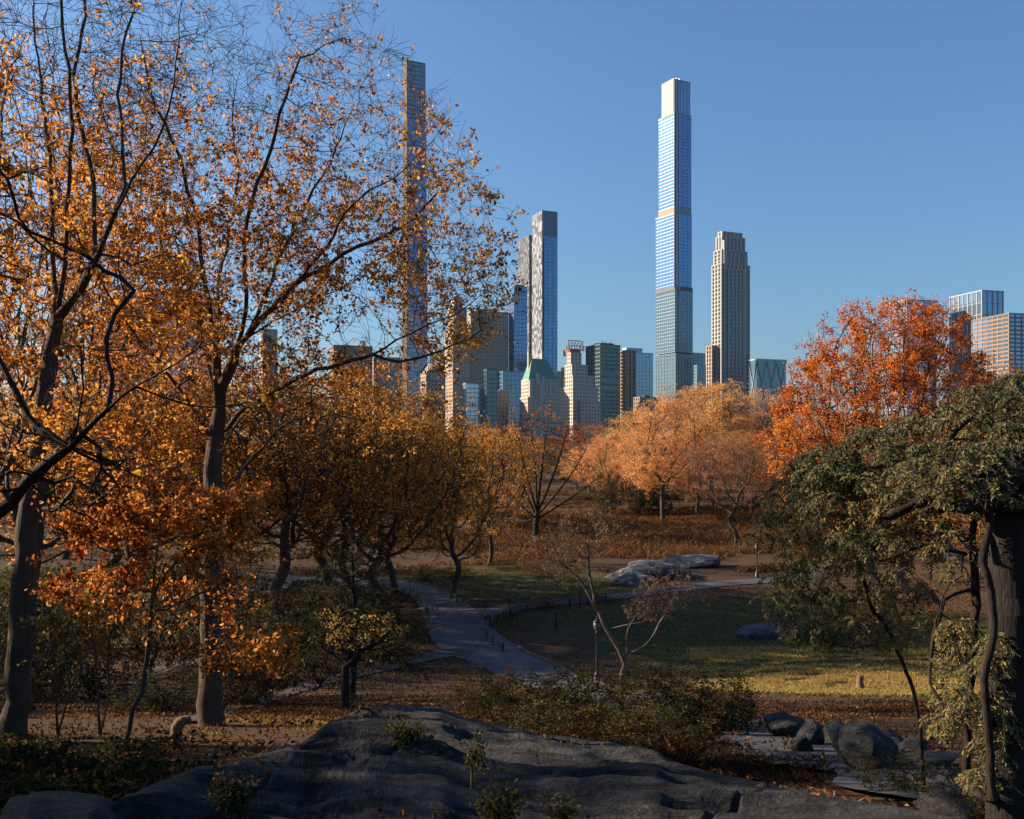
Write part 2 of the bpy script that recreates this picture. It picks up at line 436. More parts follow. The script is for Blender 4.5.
# ------------------------------------------------------------------ ground
def geo(a,b,n): return a*(b/a)**(np.arange(1,n+1)/n)
gx = np.concatenate([-geo(110,6000,26)[::-1], np.arange(-110,-32,2.), np.arange(-32,32,.4), np.arange(32,110,2.), [110.], geo(110,6000,26)])
gy = np.concatenate([-geo(40,300,6)[::-1], np.arange(-40,0,2.), np.arange(0,66,.4), np.arange(66,170,1.2), np.arange(170,260,3.), [260.], geo(260,9000,40)])
GX,GY = np.meshgrid(gx,gy); GZ=T(GX.ravel(),GY.ravel()).reshape(GX.shape)
GZ += (np.sin(GX*1.9+np.sin(GY*1.3))*np.sin(GY*2.3+1)*.025)*(GY<66)*(np.abs(GX)<32)*0.4
nx,ny=len(gx),len(gy); ii=np.arange(nx*ny).reshape(ny,nx)
GF=np.stack([ii[:-1,:-1],ii[:-1,1:],ii[1:,1:],ii[1:,:-1]],-1).reshape(-1,4)
def in_poly(px,py,poly):
    inside=np.zeros(px.shape,bool); n=len(poly)
    for i in range(n):
        x1,y1=poly[i]; x2,y2=poly[(i+1)%n]
        c=((y1>py)!=(y2>py))&(px<(x2-x1)*(py-y1)/(y2-y1+1e-12)+x1); inside^=c
    return inside
# lawns in world coordinates
LAWN1=[(1,75),(7,66),(9,52),(11,43),(18,40),(30,36),(45,50),(40,75),(26,86),(10,82)]
LAWN2=[(-8,88),(2,84),(10,90),(8,108),(-6,110),(-14,100)]
LAWN3=[(-60,60),(-18,66),(-16,78),(-20,100),(-60,100)]
def soft(gxx,gyy,poly):
    acc=np.zeros(gxx.shape)
    for dx,dy in ((0,0),(2,0),(-2,0),(0,3),(0,-3),(1.4,2),(-1.4,-2),(1.4,-2),(-1.4,2)): acc+=in_poly(gxx+dx,gyy+dy,poly)
    return acc/9
fx,fy=GX.ravel(),GY.ravel()
grass=np.clip(soft(fx,fy,LAWN1)+soft(fx,fy,LAWN2)+soft(fx,fy,LAWN3),0,1)
def ground_mat():
    m,nt,out=newmat('leaf_strewn_ground')
    co=objco(nt); a=nd(nt,'ShaderNodeVertexColor'); a.layer_name='Col'
    sep=nt.nodes.new('ShaderNodeSeparateColor'); nt.links.new(a.outputs[0],sep.inputs[0])
    n1=ntex(nt,co,7,5,.75); n2=ntex(nt,co,.35,4,.6); n3=ntex(nt,co,2.2,5,.7); n4=ntex(nt,co,1.1,4,.7)
    litter=ramp(nt,n1,[(.30,(.018,.011,.008)),(.45,(.05,.029,.017)),(.58,(.10,.055,.026)),(.72,(.21,.105,.04))])
    litter=mixc(nt,ramp(nt,n2,[(.4,(0,0,0)),(.65,(1,1,1))]),litter,(.045,.030,.021))
    gr=ramp(nt,n3,[(.3,(.022,.026,.010)),(.5,(.047,.05,.018)),(.7,(.095,.085,.03))])
    gr=mixc(nt,ramp(nt,n1,[(.58,(0,0,0)),(.68,(1,1,1))]),gr,(.20,.105,.04))
    sm=nt.nodes.new('ShaderNodeMath'); sm.operation='ADD'; sm.use_clamp=True
    sh=nt.nodes.new('ShaderNodeMath'); sh.operation='MULTIPLY_ADD'; sh.inputs[1].default_value=1.3; sh.inputs[2].default_value=-.75
    nt.links.new(n4,sh.inputs[0])
    mlt=nt.nodes.new('ShaderNodeMath'); mlt.operation='MULTIPLY_ADD'; mlt.inputs[1].default_value=1.15; 
    nt.links.new(sep.outputs[0],mlt.inputs[0]); nt.links.new(sh.outputs[0],mlt.inputs[2]); mlt.use_clamp=True
    c=mixc(nt,mlt.outputs[0],litter,gr)
    principled(nt,out,c,.95,normal=bump(nt,n1,.8,.06),spec=.1)
    return m
g=mesh('ground',np.stack([fx,fy,GZ.ravel()],1),[GF],ground_mat(),smooth=True,col=np.repeat(grass[:,None],3,1))
tag(g,'leaf strewn park ground sloping down to the lawn',None,kind='structure')

# ------------------------------------------------------------------ paths
def asphalt(name,c1,c2):
    m,nt,out=newmat(name); co=objco(nt)
    c=mixc(nt,ntex(nt,co,.5,4,.6),c1,c2); c=mixc(nt,ramp(nt,ntex(nt,co,60,3),[(.35,(0,0,0)),(.7,(1,1,1))]),c,tuple(1.25*v for v in c2))
    vo=nt.nodes.new('ShaderNodeTexVoronoi'); vo.feature='DISTANCE_TO_EDGE'; vo.inputs['Scale'].default_value=.45; wv=nt.nodes.new('ShaderNodeVectorMath'); wv.operation='ADD'
    nz=nd(nt,'ShaderNodeTexNoise'); nz.inputs['Scale'].default_value=.9; nz.inputs['Detail'].default_value=5; nt.links.new(co,nz.inputs['Vector']); nt.links.new(co,wv.inputs[0]); nt.links.new(nz.outputs['Color'],wv.inputs[1]); nt.links.new(wv.outputs[0],vo.inputs['Vector'])
    c=mixc(nt,ramp(nt,vo.outputs['Distance'],[(.0,(.7,)*3),(.02,(0,0,0))]),c,tuple(.35*v for v in c1))
    c=mixc(nt,ramp(nt,ntex(nt,co,.22,3,.5),[(.50,(0,0,0)),(.56,(.55,)*3)]),c,tuple(.62*v for v in c1))
    principled(nt,out,c,.75,normal=bump(nt,ntex(nt,co,80,3),.3,.01),spec=.3); return m
ASPH=asphalt('worn_asphalt',(.038,.042,.049),(.066,.071,.081)); GRAV=asphalt('pale_stone_path',(.022,.0235,.026),(.048,.05,.055))
DIRTP=asphalt('leafy_path',(.026,.024,.024),(.05,.045,.043))
def catmull(pts,n=10):
    pts=np.asarray(pts,float); q=np.vstack([2*pts[0]-pts[1],pts,2*pts[-1]-pts[-2]]); out=[]
    for i in range(1,len(q)-2):
        for t in np.arange(n)/n:
            a,b,c,d=q[i-1:i+3]; out.append(.5*(2*b+(-a+c)*t+(2*a-5*b+4*c-d)*t*t+(-a+3*b-3*c+d)*t**3))
    out.append(pts[-1]); return np.array(out)
def ribbon(name,pts,off,mat,label,wob=.0):
    """pts: (x,y,width) in world metres"""
    c=catmull(pts,14); d=np.gradient(c[:,:2],axis=0); d=nrm(d); nn=np.stack([-d[:,1],d[:,0]],1)
    k=13; s=np.linspace(-.5,.5,k); V=[]
    for j,t in enumerate(s):
        e=(noise(c[:,:2],1.1,4+(t>0))*wob)[:,None]*nn*abs(2*t)*np.sign(t)
        q=c[:,:2]+nn*(c[:,2]*t)[:,None]+e; V.append(np.column_stack([q,T(q[:,0],q[:,1])+off]))
    V=np.stack(V,1).reshape(-1,3); n=len(c); i=np.arange(n*k).reshape(n,k)
    Fq=np.stack([i[:-1,:-1],i[:-1,1:],i[1:,1:],i[1:,:-1]],-1).reshape(-1,4)[:, ::-1]
    o=mesh(name,V,[Fq],mat,smooth=True); tag(o,label,None,kind='structure'); return c,nn
def wp(px,py,wd): v=at(px,py); return (v[0],v[1],wd)
MAIN=[(-34,103,3.4),(-24,101.5,3.4),(-15.5,98.5,3.6),wp(423,592,3.8),wp(446,609,4.3),wp(459,630,4.9),wp(484,652,5.2),wp(526,671,4.6),wp(575,689,3.6),wp(630,704,3.0),wp(690,715,2.2)]
cM,nM=ribbon('path',MAIN,.05,ASPH,'blue grey asphalt path winding down to the junction')
BR=[wp(448,621,3.0),wp(490,612.5,3.2),wp(540,605,3.0),wp(640,594,2.6),wp(735,583,2.6),wp(800,577,2.6),(42,114,2.6),(60,118,2.6)]
cB,nB=ribbon('path',BR,.058,ASPH,'asphalt branch path running right past the grey rocks')
LF=[wp(462,650,2.2),wp(415,660,1.9),wp(350,676,1.5),wp(290,693,1.1),wp(245,708,.8),wp(190,724,.6)]
cL,nL=ribbon('path',LF,.066,DIRTP,'narrow branch path climbing left under the big oak',.1)
LL=[(-12.5,52,2.4),wp(187,664,2.4),wp(110,684,2.4),(-26,42,2.4),(-34,40,2.4)]
ribbon('path',LL,.05,DIRTP,'pale strip of path behind the twiggy bushes at left')
ST=[wp(742,716,1.0),wp(775,735,1.9),wp(815,752,2.0),wp(862,770,1.9),wp(925,792,1.8),(5.6,9.0,1.6)]
cS,nS=ribbon('path',ST,.06,GRAV,'pale stone path curving down beside the boulders',.45)

def box_strip(c,w_,h,off):
    d=nrm(np.gradient(c,axis=0)); nn=np.stack([-d[:,1],d[:,0]],1); n=len(c)
    V=[]
    for s,zz in ((-.5,-.1),(-.5,h),(.5,h),(.5,-.1)):
        q=c+nn*w_*s; V.append(np.column_stack([q,T(c[:,0],c[:,1])+zz+off]))
    V=np.stack(V,1).reshape(-1,3); i=np.arange(n*4).reshape(n,4)
    return V,np.concatenate([np.stack([i[:-1,a],i[1:,a],i[1:,b],i[:-1,b]],-1) for a,b in ((0,1),(1,2),(2,3))]).reshape(-1,4)
KERB=stone_mat('granite_kerb',(.055,.055,.058),(.10,.098,.095),3.)
sel=cM[62:112]; e=sel[:,:2]+nM[62:112]*((sel[:,2]/2+.1)[:,None])
v_,f_=box_strip(e[20:],.16,.12,.04); tag(mesh('kerb',v_,[f_],KERB),'pale stone edging along the lawn side of the path',kind='structure')

# ------------------------------------------------------------------ rock
def rock_mat(name,c1,c2,moss=.3,s=1.0):
    m,nt,out=newmat(name); co=objco(nt)
    mp=nt.nodes.new('ShaderNodeMapping'); mp.inputs['Rotation'].default_value=(.15,.2,.35); mp.inputs['Scale'].default_value=(.28*s,2.2*s,3.4*s)
    nt.links.new(co,mp.inputs[0])
    n=ntex(nt,mp.outputs[0],2.6,8,.65,.9); f=ntex(nt,co,24*s,4,.7); st=ntex(nt,co,1.1*s,4,.6)
    c=ramp(nt,n,[(.34,tuple(.35*v for v in c1)),(.45,c1),(.56,c2),(.70,tuple(1.5*v for v in c2))])
    c=mixc(nt,ramp(nt,st,[(.5,(0,0,0)),(.72,(moss,)*3)]),c,(.05,.055,.03))
    c=mixc(nt,ramp(nt,f,[(.52,(0,0,0)),(.66,(.6,)*3)]),c,tuple(1.7*v for v in c2)); li=ntex(nt,co,3.7*s,6,.75,.5); c=mixc(nt,ramp(nt,li,[(.60,(0,0,0)),(.66,(.75,)*3)]),c,tuple(2.2*v for v in c2)); dk=ntex(nt,co,1.9*s,6,.7,1.); c=mixc(nt,ramp(nt,dk,[(.36,(.8,)*3),(.44,(0,0,0))]),c,tuple(.3*v for v in c1))
    ad=nt.nodes.new('ShaderNodeMath'); ad.operation='MULTIPLY_ADD'; ad.inputs[1].default_value=.25
    nt.links.new(f,ad.inputs[0]); nt.links.new(n,ad.inputs[2])
    principled(nt,out,c,.75,normal=bump(nt,ad.outputs[0],1.,.2/s),spec=.35); return m
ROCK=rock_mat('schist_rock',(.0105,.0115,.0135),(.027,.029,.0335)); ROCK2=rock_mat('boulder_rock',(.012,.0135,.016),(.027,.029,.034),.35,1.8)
crest=np.array([(-160,812,6.),(20,806,6.2),(120,797,6.6),(165,778,7.4),(200,768,8.2),(250,756,9.2),(300,743,10),(330,722,11.6),(360,709,12.6),(390,704,13),(435,706,13),(470,720,12.6),(520,731,12),(600,742,11.2),(650,752,10.4),(700,770,9.5),(760,781,9),(820,793,8.4),(900,808,7.7),(980,822,7.2),(1100,840,6.6),(1250,850,6.4)],float)
pxs=np.linspace(-140,1230,560)
cpy=np.interp(pxs,crest[:,0],crest[:,1]); cY=np.interp(pxs,crest[:,0],crest[:,2])
kk=np.hanning(13); kk/=kk.sum()
sm_=lambda a: np.convolve(np.pad(a,(6,6),mode='edge'),kk,mode='valid')
cpy=sm_(cpy)+noise(np.column_stack([pxs*.05,pxs*.013]),1.,8)*2.0; cY=sm_(cY)
rows=330; V=[]
tt=np.linspace(0,1.28,rows)
for t in tt:
    Y=1.6+(cY-1.6)*np.minimum(t,1)+np.maximum(t-1,0)*5.5
    X=(pxs-CX)/F*Y
    zc=ZC-cY*(cpy-HY)/F
    back=np.clip(cY-Y,0,None)
    z=zc+ .16*back - .004*back**2
    fr=np.maximum(Y-cY,0); z=z-1.1*fr-.5*fr*fr
    q=np.column_stack([X,Y])
    # dipping layers of schist: long low ledges running across
    def ledge(freq,sk,amp,wob,seed,sharp):
        ph=Y*freq+X*sk*freq+noise(q,.45,seed)*wob+noise(q,1.7,seed+50)*wob*.3
        s_=ph%1.0; return np.where(s_<sharp,s_/sharp,1-(s_-sharp)/(1-sharp)*1.)*amp      # short steep face to the camera, long dip away
    fd=np.clip(back*1.2,0,1)
    z=z+(ledge(.62,.30,.12,.4,21,.12)-.05+ledge(1.7,.22,.075,.5,22,.12)-.03+ledge(4.6,.2,.035,.7,27,.15))*fd
    # joints cutting across the layers
    g1=np.abs(np.sin(X*1.15-Y*.55+noise(q,.7,28)*1.3)); g2=np.abs(np.sin(X*.5+Y*2.1+noise(q,.8,29)*1.6))
    z=z-(.05*np.clip(1-g1/.05,0,1)+.04*np.clip(1-g2/.06,0,1)*(noise(q,.6,30)>0))*fd
    z=z+noise(q,1.3,23)*.05*np.clip(back,0,1)+noise(q,4.5,24)*.012
    # near hollow under a ledge between the two plant tufts
    bnd=5.5+noise(q[:,:1]*np.array([[1.]])@np.array([[1.,.7]]),1.8,25)*.35
    win=np.clip((X+1.9)/.25,0,1)*np.clip((.7-X)/.6,0,1)
    z=z-.55*np.clip((bnd-Y)/.12,0,1)*win-.3*np.clip((bnd-.2-Y)/.15,0,1)*np.clip((X-.3)/.4,0,1)
    win2=np.clip((-X-1.6)/.4,0,1); bnd2=6.6+noise(q,1.1,26)*.4
    z=z-.38*np.clip((bnd2-Y)/.2,0,1)*win2
    V.append(np.column_stack([X,Y,np.minimum(z,12.2-.1*0)]))
V=np.stack(V,0); i=np.arange(rows*len(pxs)).reshape(rows,-1)
o=mesh('rock_outcrop',V.reshape(-1,3),[np.stack([i[:-1,:-1],i[:-1,1:],i[1:,1:],i[1:,:-1]],-1).reshape(-1,4)],ROCK,smooth=True)
tag(o,'broad dark schist rock filling the bottom of the view','rock'); ROCKV=V

import bmesh
def boulder(name,loc,size,seed,label,cat='boulder',group=None,mat=None,sub=4,rough=.2,rz=None):
    bm=bmesh.new(); bmesh.ops.create_icosphere(bm,subdivisions=sub,radius=1.0)
    v=np.array([x.co[:] for x in bm.verts]); rng=np.random.default_rng(seed)
    # chop with random planes for angular faces, then roughen
    for _ in range(11):
        n=nrm(rng.normal(size=3)); h=rng.uniform(.45,.85); d=v@n; m=d>h; v[m]-=np.outer((d[m]-h)*.88,n)
    v*=1+ (noise(v,2.1,seed)*rough*.5+noise(v,6.,seed+1)*rough*.18+noise(v,15.,seed+2)*.02)[:,None]
    v*=np.array(size)/2*1.25
    f=np.array([[x.index for x in q.verts] for q in bm.faces]); bm.free()
    o=mesh(name,v,[f],mat or ROCK2,smooth=True); o.location=loc; o.rotation_euler=(0,0,rng.uniform(0,6) if rz is None else rz)
    return tag(o,label,cat,group)
def bl(px,py,d,wpx,hpx,seed,label,depth=1.,**k):
    if py+hpx*.4<800: d=at(px,py+hpx*.4)[1]
    v=P(px,py,d); ww=wpx/F*d; hh=hpx/F*d
    boulder('boulder',(v[0],v[1]+ww*.2,v[2]-hh*.05),(ww*.92,ww*depth*.9,hh*1.15),seed,label,rz=0.,**k)
BG='boulders lining the pale stone path'
bl(873,752,19,56,48,3,'largest rounded boulder beside the pale stone path',group=BG)
bl(848,748,18.6,32,30,5,'upright grey boulder leaning left of the largest one',group=BG)
bl(810,738,20,26,26,7,'round dark boulder at the middle of the path edge',group=BG)
bl(786,730,21,40,24,8,'low jagged boulder at the far end of the pale path',group=BG)
bl(836,737,20,20,24,9,'small narrow boulder wedged behind the path edge',group=BG)
bl(915,748,17.5,34,22,11,'low boulder with a pale flat top near the shelter post',group=BG)
bl(938,762,15,52,12,12,'flat pale slab lying at the foot of the low boulder',group=BG)
bl(756,719,22,24,8,13,'small pale flat stone at the end of the shrub bed')
bl(805,748,19,24,18,17,'small rough boulder in front of the round dark one',group=BG)
bl(892,742,20,30,26,18,'angular boulder behind the right flank of the largest one',group=BG)
bl(768,724,22,22,14,19,'small jagged stone next to the pale flat stone',group=BG)
bl(50,830,6.2,150,46,15,'near dark rock in the bottom left corner',mat=ROCK)
bl(965,812,9,90,30,16,'dark mossy rock at the foot of the rustic post',mat=ROCK)
# middle distance outcrops
def outcrop(name,px,py,d,wpx,hpx,seed,label,dep=.5,rz=0):
    if py+hpx*.4<800: d=at(px,py+hpx*.4)[1]
    v=P(px,py,d); ww=wpx/F*d; hh=hpx/F*d
    boulder(name,(v[0],d,Tz(v[0],d)+hh*.12),(ww,ww*dep,hh*1.75),seed,label,'rock',mat=ROCKF,sub=5,rough=.3,rz=rz)
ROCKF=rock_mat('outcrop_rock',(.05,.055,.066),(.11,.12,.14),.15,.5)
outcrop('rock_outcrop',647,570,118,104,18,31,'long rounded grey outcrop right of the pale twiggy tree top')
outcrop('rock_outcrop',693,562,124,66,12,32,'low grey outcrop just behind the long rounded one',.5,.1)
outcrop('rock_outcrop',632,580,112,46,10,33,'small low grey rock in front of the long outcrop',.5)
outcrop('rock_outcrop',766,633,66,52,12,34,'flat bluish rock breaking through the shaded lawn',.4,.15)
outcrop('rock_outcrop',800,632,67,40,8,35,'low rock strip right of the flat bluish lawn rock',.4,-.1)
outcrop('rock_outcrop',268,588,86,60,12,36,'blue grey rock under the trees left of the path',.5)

# ------------------------------------------------------------------ skyline
class Boxes:
    def __init__(s): s.b=[]
    def add(s,u0,u1,v0,v1,z0,z1): s.b.append((min(u0,u1),max(u0,u1),min(v0,v1),max(v0,v1),min(z0,z1),max(z0,z1)))
    def build(s,name,mat,parent,label=None):
        b=np.array(s.b,float)
        if not len(b): return None
        X=b[:,[0,1,1,0,0,1,1,0]];Y=b[:,[2,2,3,3,2,2,3,3]];Z=b[:,[4,4,4,4,5,5,5,5]]
        V=np.stack([X,Y,Z],-1).reshape(-1,3)
        f=np.array([[0,3,2,1],[4,5,6,7],[0,1,5,4],[1,2,6,5],[2,3,7,6],[3,0,4,7]])
        o=mesh(name,V,[(np.arange(len(b))[:,None,None]*8+f[None]).reshape(-1,4)],mat,parent)
        if label: o['label']=label
        return o
BZ=3.0
class Tower:
    def __init__(s,name,label,D,x0,xs,x1,th=26.,L=None,cat='skyscraper',group='towers of the skyline'):
        s.th=R(th); s.D=D; s.c=math.cos(s.th); s.s=math.sin(s.th); s.Cx=(xs-CX)/F*D
        s.W=s.U(x1); s.L=L if L else s.Vv(x0)
        s.o=tag(empty(name,(s.Cx,D,BZ),s.th),label,cat,group)
    def U(s,px): k=(px-CX)/F; return (k*s.D-s.Cx)/(s.c-k*s.s)
    def Vv(s,px): k=(px-CX)/F; return (s.Cx-k*s.D)/(s.s+k*s.c)
    def z(s,py): return ZC+(HY-py)/F*s.D-BZ
    def seg(s,part,py0,py1,style,gm,wm,u0=0.,u1=None,v0=0.,v1=None,fh=3.6,bay=4.,pier=.45,span=.45,proud=.35,label=None,roof=True):
        u1=s.W if u1 is None else u1; v1=s.L if v1 is None else v1
        z1=s.z(py0); z0=s.z(py1) if py1 is not None else -3.
        B=Boxes(); B.add(u0,u1,v0,v1,z0,z1); g=B.build(part,gm,s.o,label)
        G=Boxes(); p=proud
        nf=max(1,int(round((z1-z0)/fh))); fhh=(z1-z0)/nf
        if span:
            for i in range(nf): G.add(u0-p,u1+p,v0-p,v1+p,z0+i*fhh,z0+i*fhh+span*fhh)
        if pier:
            q=p+.06
            nb=max(1,int(round((u1-u0)/bay))); bw=(u1-u0)/nb
            for i in range(nb+1):
                c=u0+i*bw; a=max(u0-q,c-bw*pier/2); b=min(u1+q,c+bw*pier/2)
                G.add(a,b,v0-q,v0+.1,z0,z1+.02); G.add(a,b,v1-.1,v1+q,z0,z1+.02)
            nb=max(1,int(round((v1-v0)/bay))); bw=(v1-v0)/nb; q=p+.09
            for i in range(nb+1):
                c=v0+i*bw; a=max(v0-q,c-bw*pier/2); b=min(v1+q,c+bw*pier/2)
                G.add(u0-q,u0+.1,a,b,z0,z1+.02); G.add(u1-.1,u1+q,a,b,z0,z1+.02)
        if roof: G.add(u0-p-.15,u1+p+.15,v0-p-.15,v1+p+.15,z1+.04,z1+1.1)
        G.build('mullions' if style=='curtain' else 'masonry',wm,g)
        return g
    def box(s,part,mat,u0,u1,v0,v1,py0,py1,label=None):
        B=Boxes(); B.add(u0,u1,v0,v1,s.z(py1) if py1 is not None else -3.,s.z(py0)); return B.build(part,mat,s.o,label)
G_BLUE=glass_mat('blue_glass',(.095,.23,.42),(.05,.135,.27),3.2,3.6)
G_PALE=glass_mat('pale_glass',(.42,.55,.70),(.26,.36,.48),3.2,3.6)
G_DARK=glass_mat('dark_glass',(.10,.15,.20),(.03,.05,.07),3.2,3.6)
G_TEAL=glass_mat('teal_glass',(.10,.175,.22),(.045,.09,.115),4.,3.8)
G_GREEN=glass_mat('green_black_glass',(.06,.11,.11),(.02,.035,.04),4.,3.8)
G_STEEL=glass_mat('steel_glass',(.20,.31,.43),(.10,.16,.24),3.2,3.8)
G_WIN=glass_mat('window_glass',(.085,.115,.145),(.035,.05,.06),3.,3.3,.3)
TAN=stone_mat('tan_stone',(.28,.21,.155),(.37,.29,.22)); LIME=stone_mat('limestone',(.29,.28,.265),(.38,.365,.34))
CREAM=stone_mat('cream_stone',(.36,.33,.29),(.45,.41,.36)); TERRA=stone_mat('terracotta_piers',(.19,.135,.10),(.26,.19,.14))
WHITE=stone_mat('white_panel',(.30,.31,.33),(.38,.39,.41)); BROWNS=stone_mat('brown_stone',(.20,.13,.09),(.28,.19,.13))
GREYS=stone_mat('grey_stone',(.24,.24,.25),(.33,.33,.34)); BRICK=stone_mat('red_brown_brick',(.16,.07,.05),(.24,.11,.08))
ALU=plain_mat('aluminium',(.26,.31,.38),.4,.5,.05,.02); SLABE=stone_mat('pale_slab_edge',(.085,.10,.125),(.12,.14,.17)); MULL=plain_mat('blue_grey_mullion',(.13,.165,.21),.4,.4,.05,.02); DKM=plain_mat('dark_metal_frame',(.06,.075,.09),.45,.5,.1,.02)
SLOT=plain_mat('dark_louvre',(.05,.055,.065),.6,.2,.1,.02); COPPER=stone_mat('green_copper',(.075,.185,.165),(.11,.24,.215),.05,.7)
REDM=plain_mat('red_painted_metal',(.55,.06,.04),.5,.1)

# slender tower behind the big oak
t=Tower('skyscraper','slender blue glass tower with tan piers behind the big oak branches',1050,403,407.5,427,26)
t.seg('shaft',200,None,'curtain',G_BLUE,MULL,fh=4.2,pier=.08,span=.22,proud=.2)
t.seg('upper_shaft',118,200,'curtain',G_BLUE,MULL,v1=t.L*.86,u1=t.U(426.2),fh=4.2,pier=.08,span=.22,proud=.2)
t.seg('crown',61,118,'curtain',G_STEEL,DKM,v1=t.L*.7,u1=t.U(425),fh=5,bay=3.,pier=.35,span=.2,proud=.35)
for k,(a,b,v1) in enumerate(((200,None,1.),(118,200,.86),(59,118,.7))):
    B=Boxes()
    for q in np.linspace(0,1,8): B.add(-1.0,-.1,q*t.L*v1-.35,q*t.L*v1+.35,t.z(b) if b else -3,t.z(a)+1)
    B.build('pier_wall',TERRA,t.o)
# two-part speckled glass tower
t=Tower('skyscraper','blue glass tower with mottled left wall and lower left wing',950,533,543.5,558,22)
SPECK=glass_mat('mottled_glass',(.25,.26,.27),(.06,.065,.08),2.2,3.4,.1,.3,.02,True)
t.seg('shaft',236,None,'curtain',G_BLUE,MULL,v0=2,fh=3.7,bay=6,pier=.05,span=.14,proud=.12)
t.seg('crown',211,236,'curtain',G_DARK,DKM,v0=2,fh=3.7,bay=2.5,pier=.25,span=.12,proud=.15)
t.box('side_wall',SPECK,-1.2,-.05,1,t.L,210,None)
t.box('slot',SLOT,-.6,1.2,.6,2.4,238,None)
t2=t; 
a0=t.Vv(532.5); a1=t.Vv(523)
t.seg('wing',230,None,'curtain',SPECK,DKM,u0=-3,u1=t.W*.6,v0=a0+1.5,v1=a1+6,fh=3.7,bay=3,pier=.2,span=.16,proud=.15)
t=Tower('skyscraper','mid height blue glass tower left of the mottled tower',900,509,514,527,22)
t.seg('shaft',287,None,'curtain',G_BLUE,MULL,fh=3.8,bay=4,pier=.07,span=.2,proud=.12)
t.box('crown',SLOT,2,t.W-2,2,t.L-2,284,287)
# tallest tower
t=Tower('skyscraper','tallest glass tower with stepped shaft and white top screen',1120,656,675,692.5,30)
v662=t.Vv(662); v659=t.Vv(659)
t.seg('crown',79,113,'curtain',G_STEEL,WHITE,u1=t.U(690.5),v0=1,v1=v662,fh=4,bay=5,pier=.05,span=.0,proud=.3)
t.box('crown_screen',WHITE,-.5,.6,2.5,v662+.2,77.5,113)
t.seg('upper_shaft',113,206,'curtain',G_BLUE,MULL,u1=t.U(691),v1=v659,fh=4,bay=6,pier=.03,span=.16,proud=.2)
t.box('mechanical_band',MULL,-.4,t.U(691.2),-.2,v659+.4,205.5,213.5); t.box('mechanical_band',TAN,-.6,1.,1.2,v659,206.5,212.5)
t.seg('shaft',213,288,'curtain',G_BLUE,MULL,u1=t.U(691.5),v1=t.L,fh=4,bay=6,pier=.03,span=.18,proud=.2)
t.box('mechanical_band',SLOT,-.7,t.U(692.3),-.7,t.L*.98,286,290)
t.seg('lower_shaft',290,352,'curtain',G_TEAL,MULL,u1=t.U(692.5),fh=4,bay=4,pier=.05,span=.14,proud=.2)  # darker glass from here down stands in for a neighbour's reflection and shadow
t.seg('podium',354,None,'curtain',G_TEAL,DKM,u1=t.U(693),v0=-1.2,fh=4.4,bay=5,pier=.08,span=.16,proud=.25)
t.seg('annex',352,None,'curtain',G_TEAL,MULL,u0=t.U(693)+1,u1=t.U(706),v0=2,v1=t.L*.8,fh=4.4,bay=5,pier=.08,span=.16,proud=.25)
B=Boxes()
for px in (676.2,679.):
    B.add(t.U(px)-.5,t.U(px)+.5,-.9,-.1,t.z(352),t.z(78))
B.build('fin',ALU,t.o)
B=Boxes(); B.add(-1.1,-.05,-.2,1.1,t.z(288),t.z(79)); B.build('slot',SLOT,t.o)
# limestone tower
t=Tower('skyscraper','grey limestone tower with chamfered crown right of the tallest one',1000,712.5,721.5,749,24)
fr=dict(fh=4.2,bay=5.2,pier=.34,span=.22,proud=.7)
t.seg('shaft',264,None,'masonry',G_WIN,LIME,**fr)
t.seg('front_bay',270,None,'masonry',G_WIN,LIME,u0=t.U(727),u1=t.U(742),v0=-2.6,v1=.2,**fr)
t.seg('shoulder',250,264,'masonry',G_WIN,LIME,u0=1.2,u1=t.U(747.3),v0=1.2,v1=t.L*.88,**fr)
t.seg('crown',236,250,'masonry',G_WIN,LIME,u0=2.4,u1=t.U(745.8),v0=2.4,v1=t.L*.76,fh=14,bay=4.6,pier=.5,span=.12,proud=.6)
t.seg('crown_top',231,236,'masonry',G_WIN,LIME,u0=3.8,u1=t.U(744),v0=3.8,v1=t.L*.66,fh=6,bay=4.6,pier=.6,span=.3,proud=.5)
t.seg('wing',346,None,'masonry',G_WIN,TAN,u0=-7,u1=3,v0=7,v1=t.L,**fr)
B=Boxes()
for px,pt in ((724,240),(744.5,252)): B.add(t.U(px)-1.1,t.U(px)+1.1,-1.6,3.,t.z(420),t.z(pt))
B.build('pilaster',LIME,t.o)
# diagonal braced tower
t=Tower('tower','short glass tower with white diagonal bracing left of the red oak',950,749,757,786,20,cat='tower')
zt=t.z(360); z0=-3.
B=Boxes(); B.add(0,t.W,0,t.L,z0,zt); g_=B.build('shaft',G_TEAL,t.o)
def bar(p,q,w_): 
    p=np.array(p,float);q=np.array(q,float);d=nrm(q-p);u=nrm(np.cross(d,(.13,.97,.2)));v=np.cross(d,u)
    V=[]
    for c in (p,q):
        for a,b in ((1,1),(-1,1),(-1,-1),(1,-1)): V.append(c+u*a*w_+v*b*w_)
    return np.array(V),np.array([[0,1,5,4],[1,2,6,5],[2,3,7,6],[3,0,4,7]])
VV=[];FF=[];o_=0
hh=24.
for side in (0,1):
    Lq=t.W if side==0 else t.L; n=3 if side==0 else 1
    for lv in range(-1,12):
        za=zt-lv*hh; zb=za-hh
        if za>zt+.1 or zb<z0-5: continue
        for i in range(n):
            for a,b in (((i+.0),(i+.5)),((i+1.),(i+.5))) if lv%2==0 else (((i+.5),(i+.0)),((i+.5),(i+1.))):
                pa=(Lq*a/n,-.4,za) if side==0 else (-.4,Lq*a/n,za); pb=(Lq*b/n,-.4,zb) if side==0 else (-.4,Lq*b/n,zb)
                v,f=bar(pa,pb,.34); VV.append(v);FF.append(f+o_);o_+=8
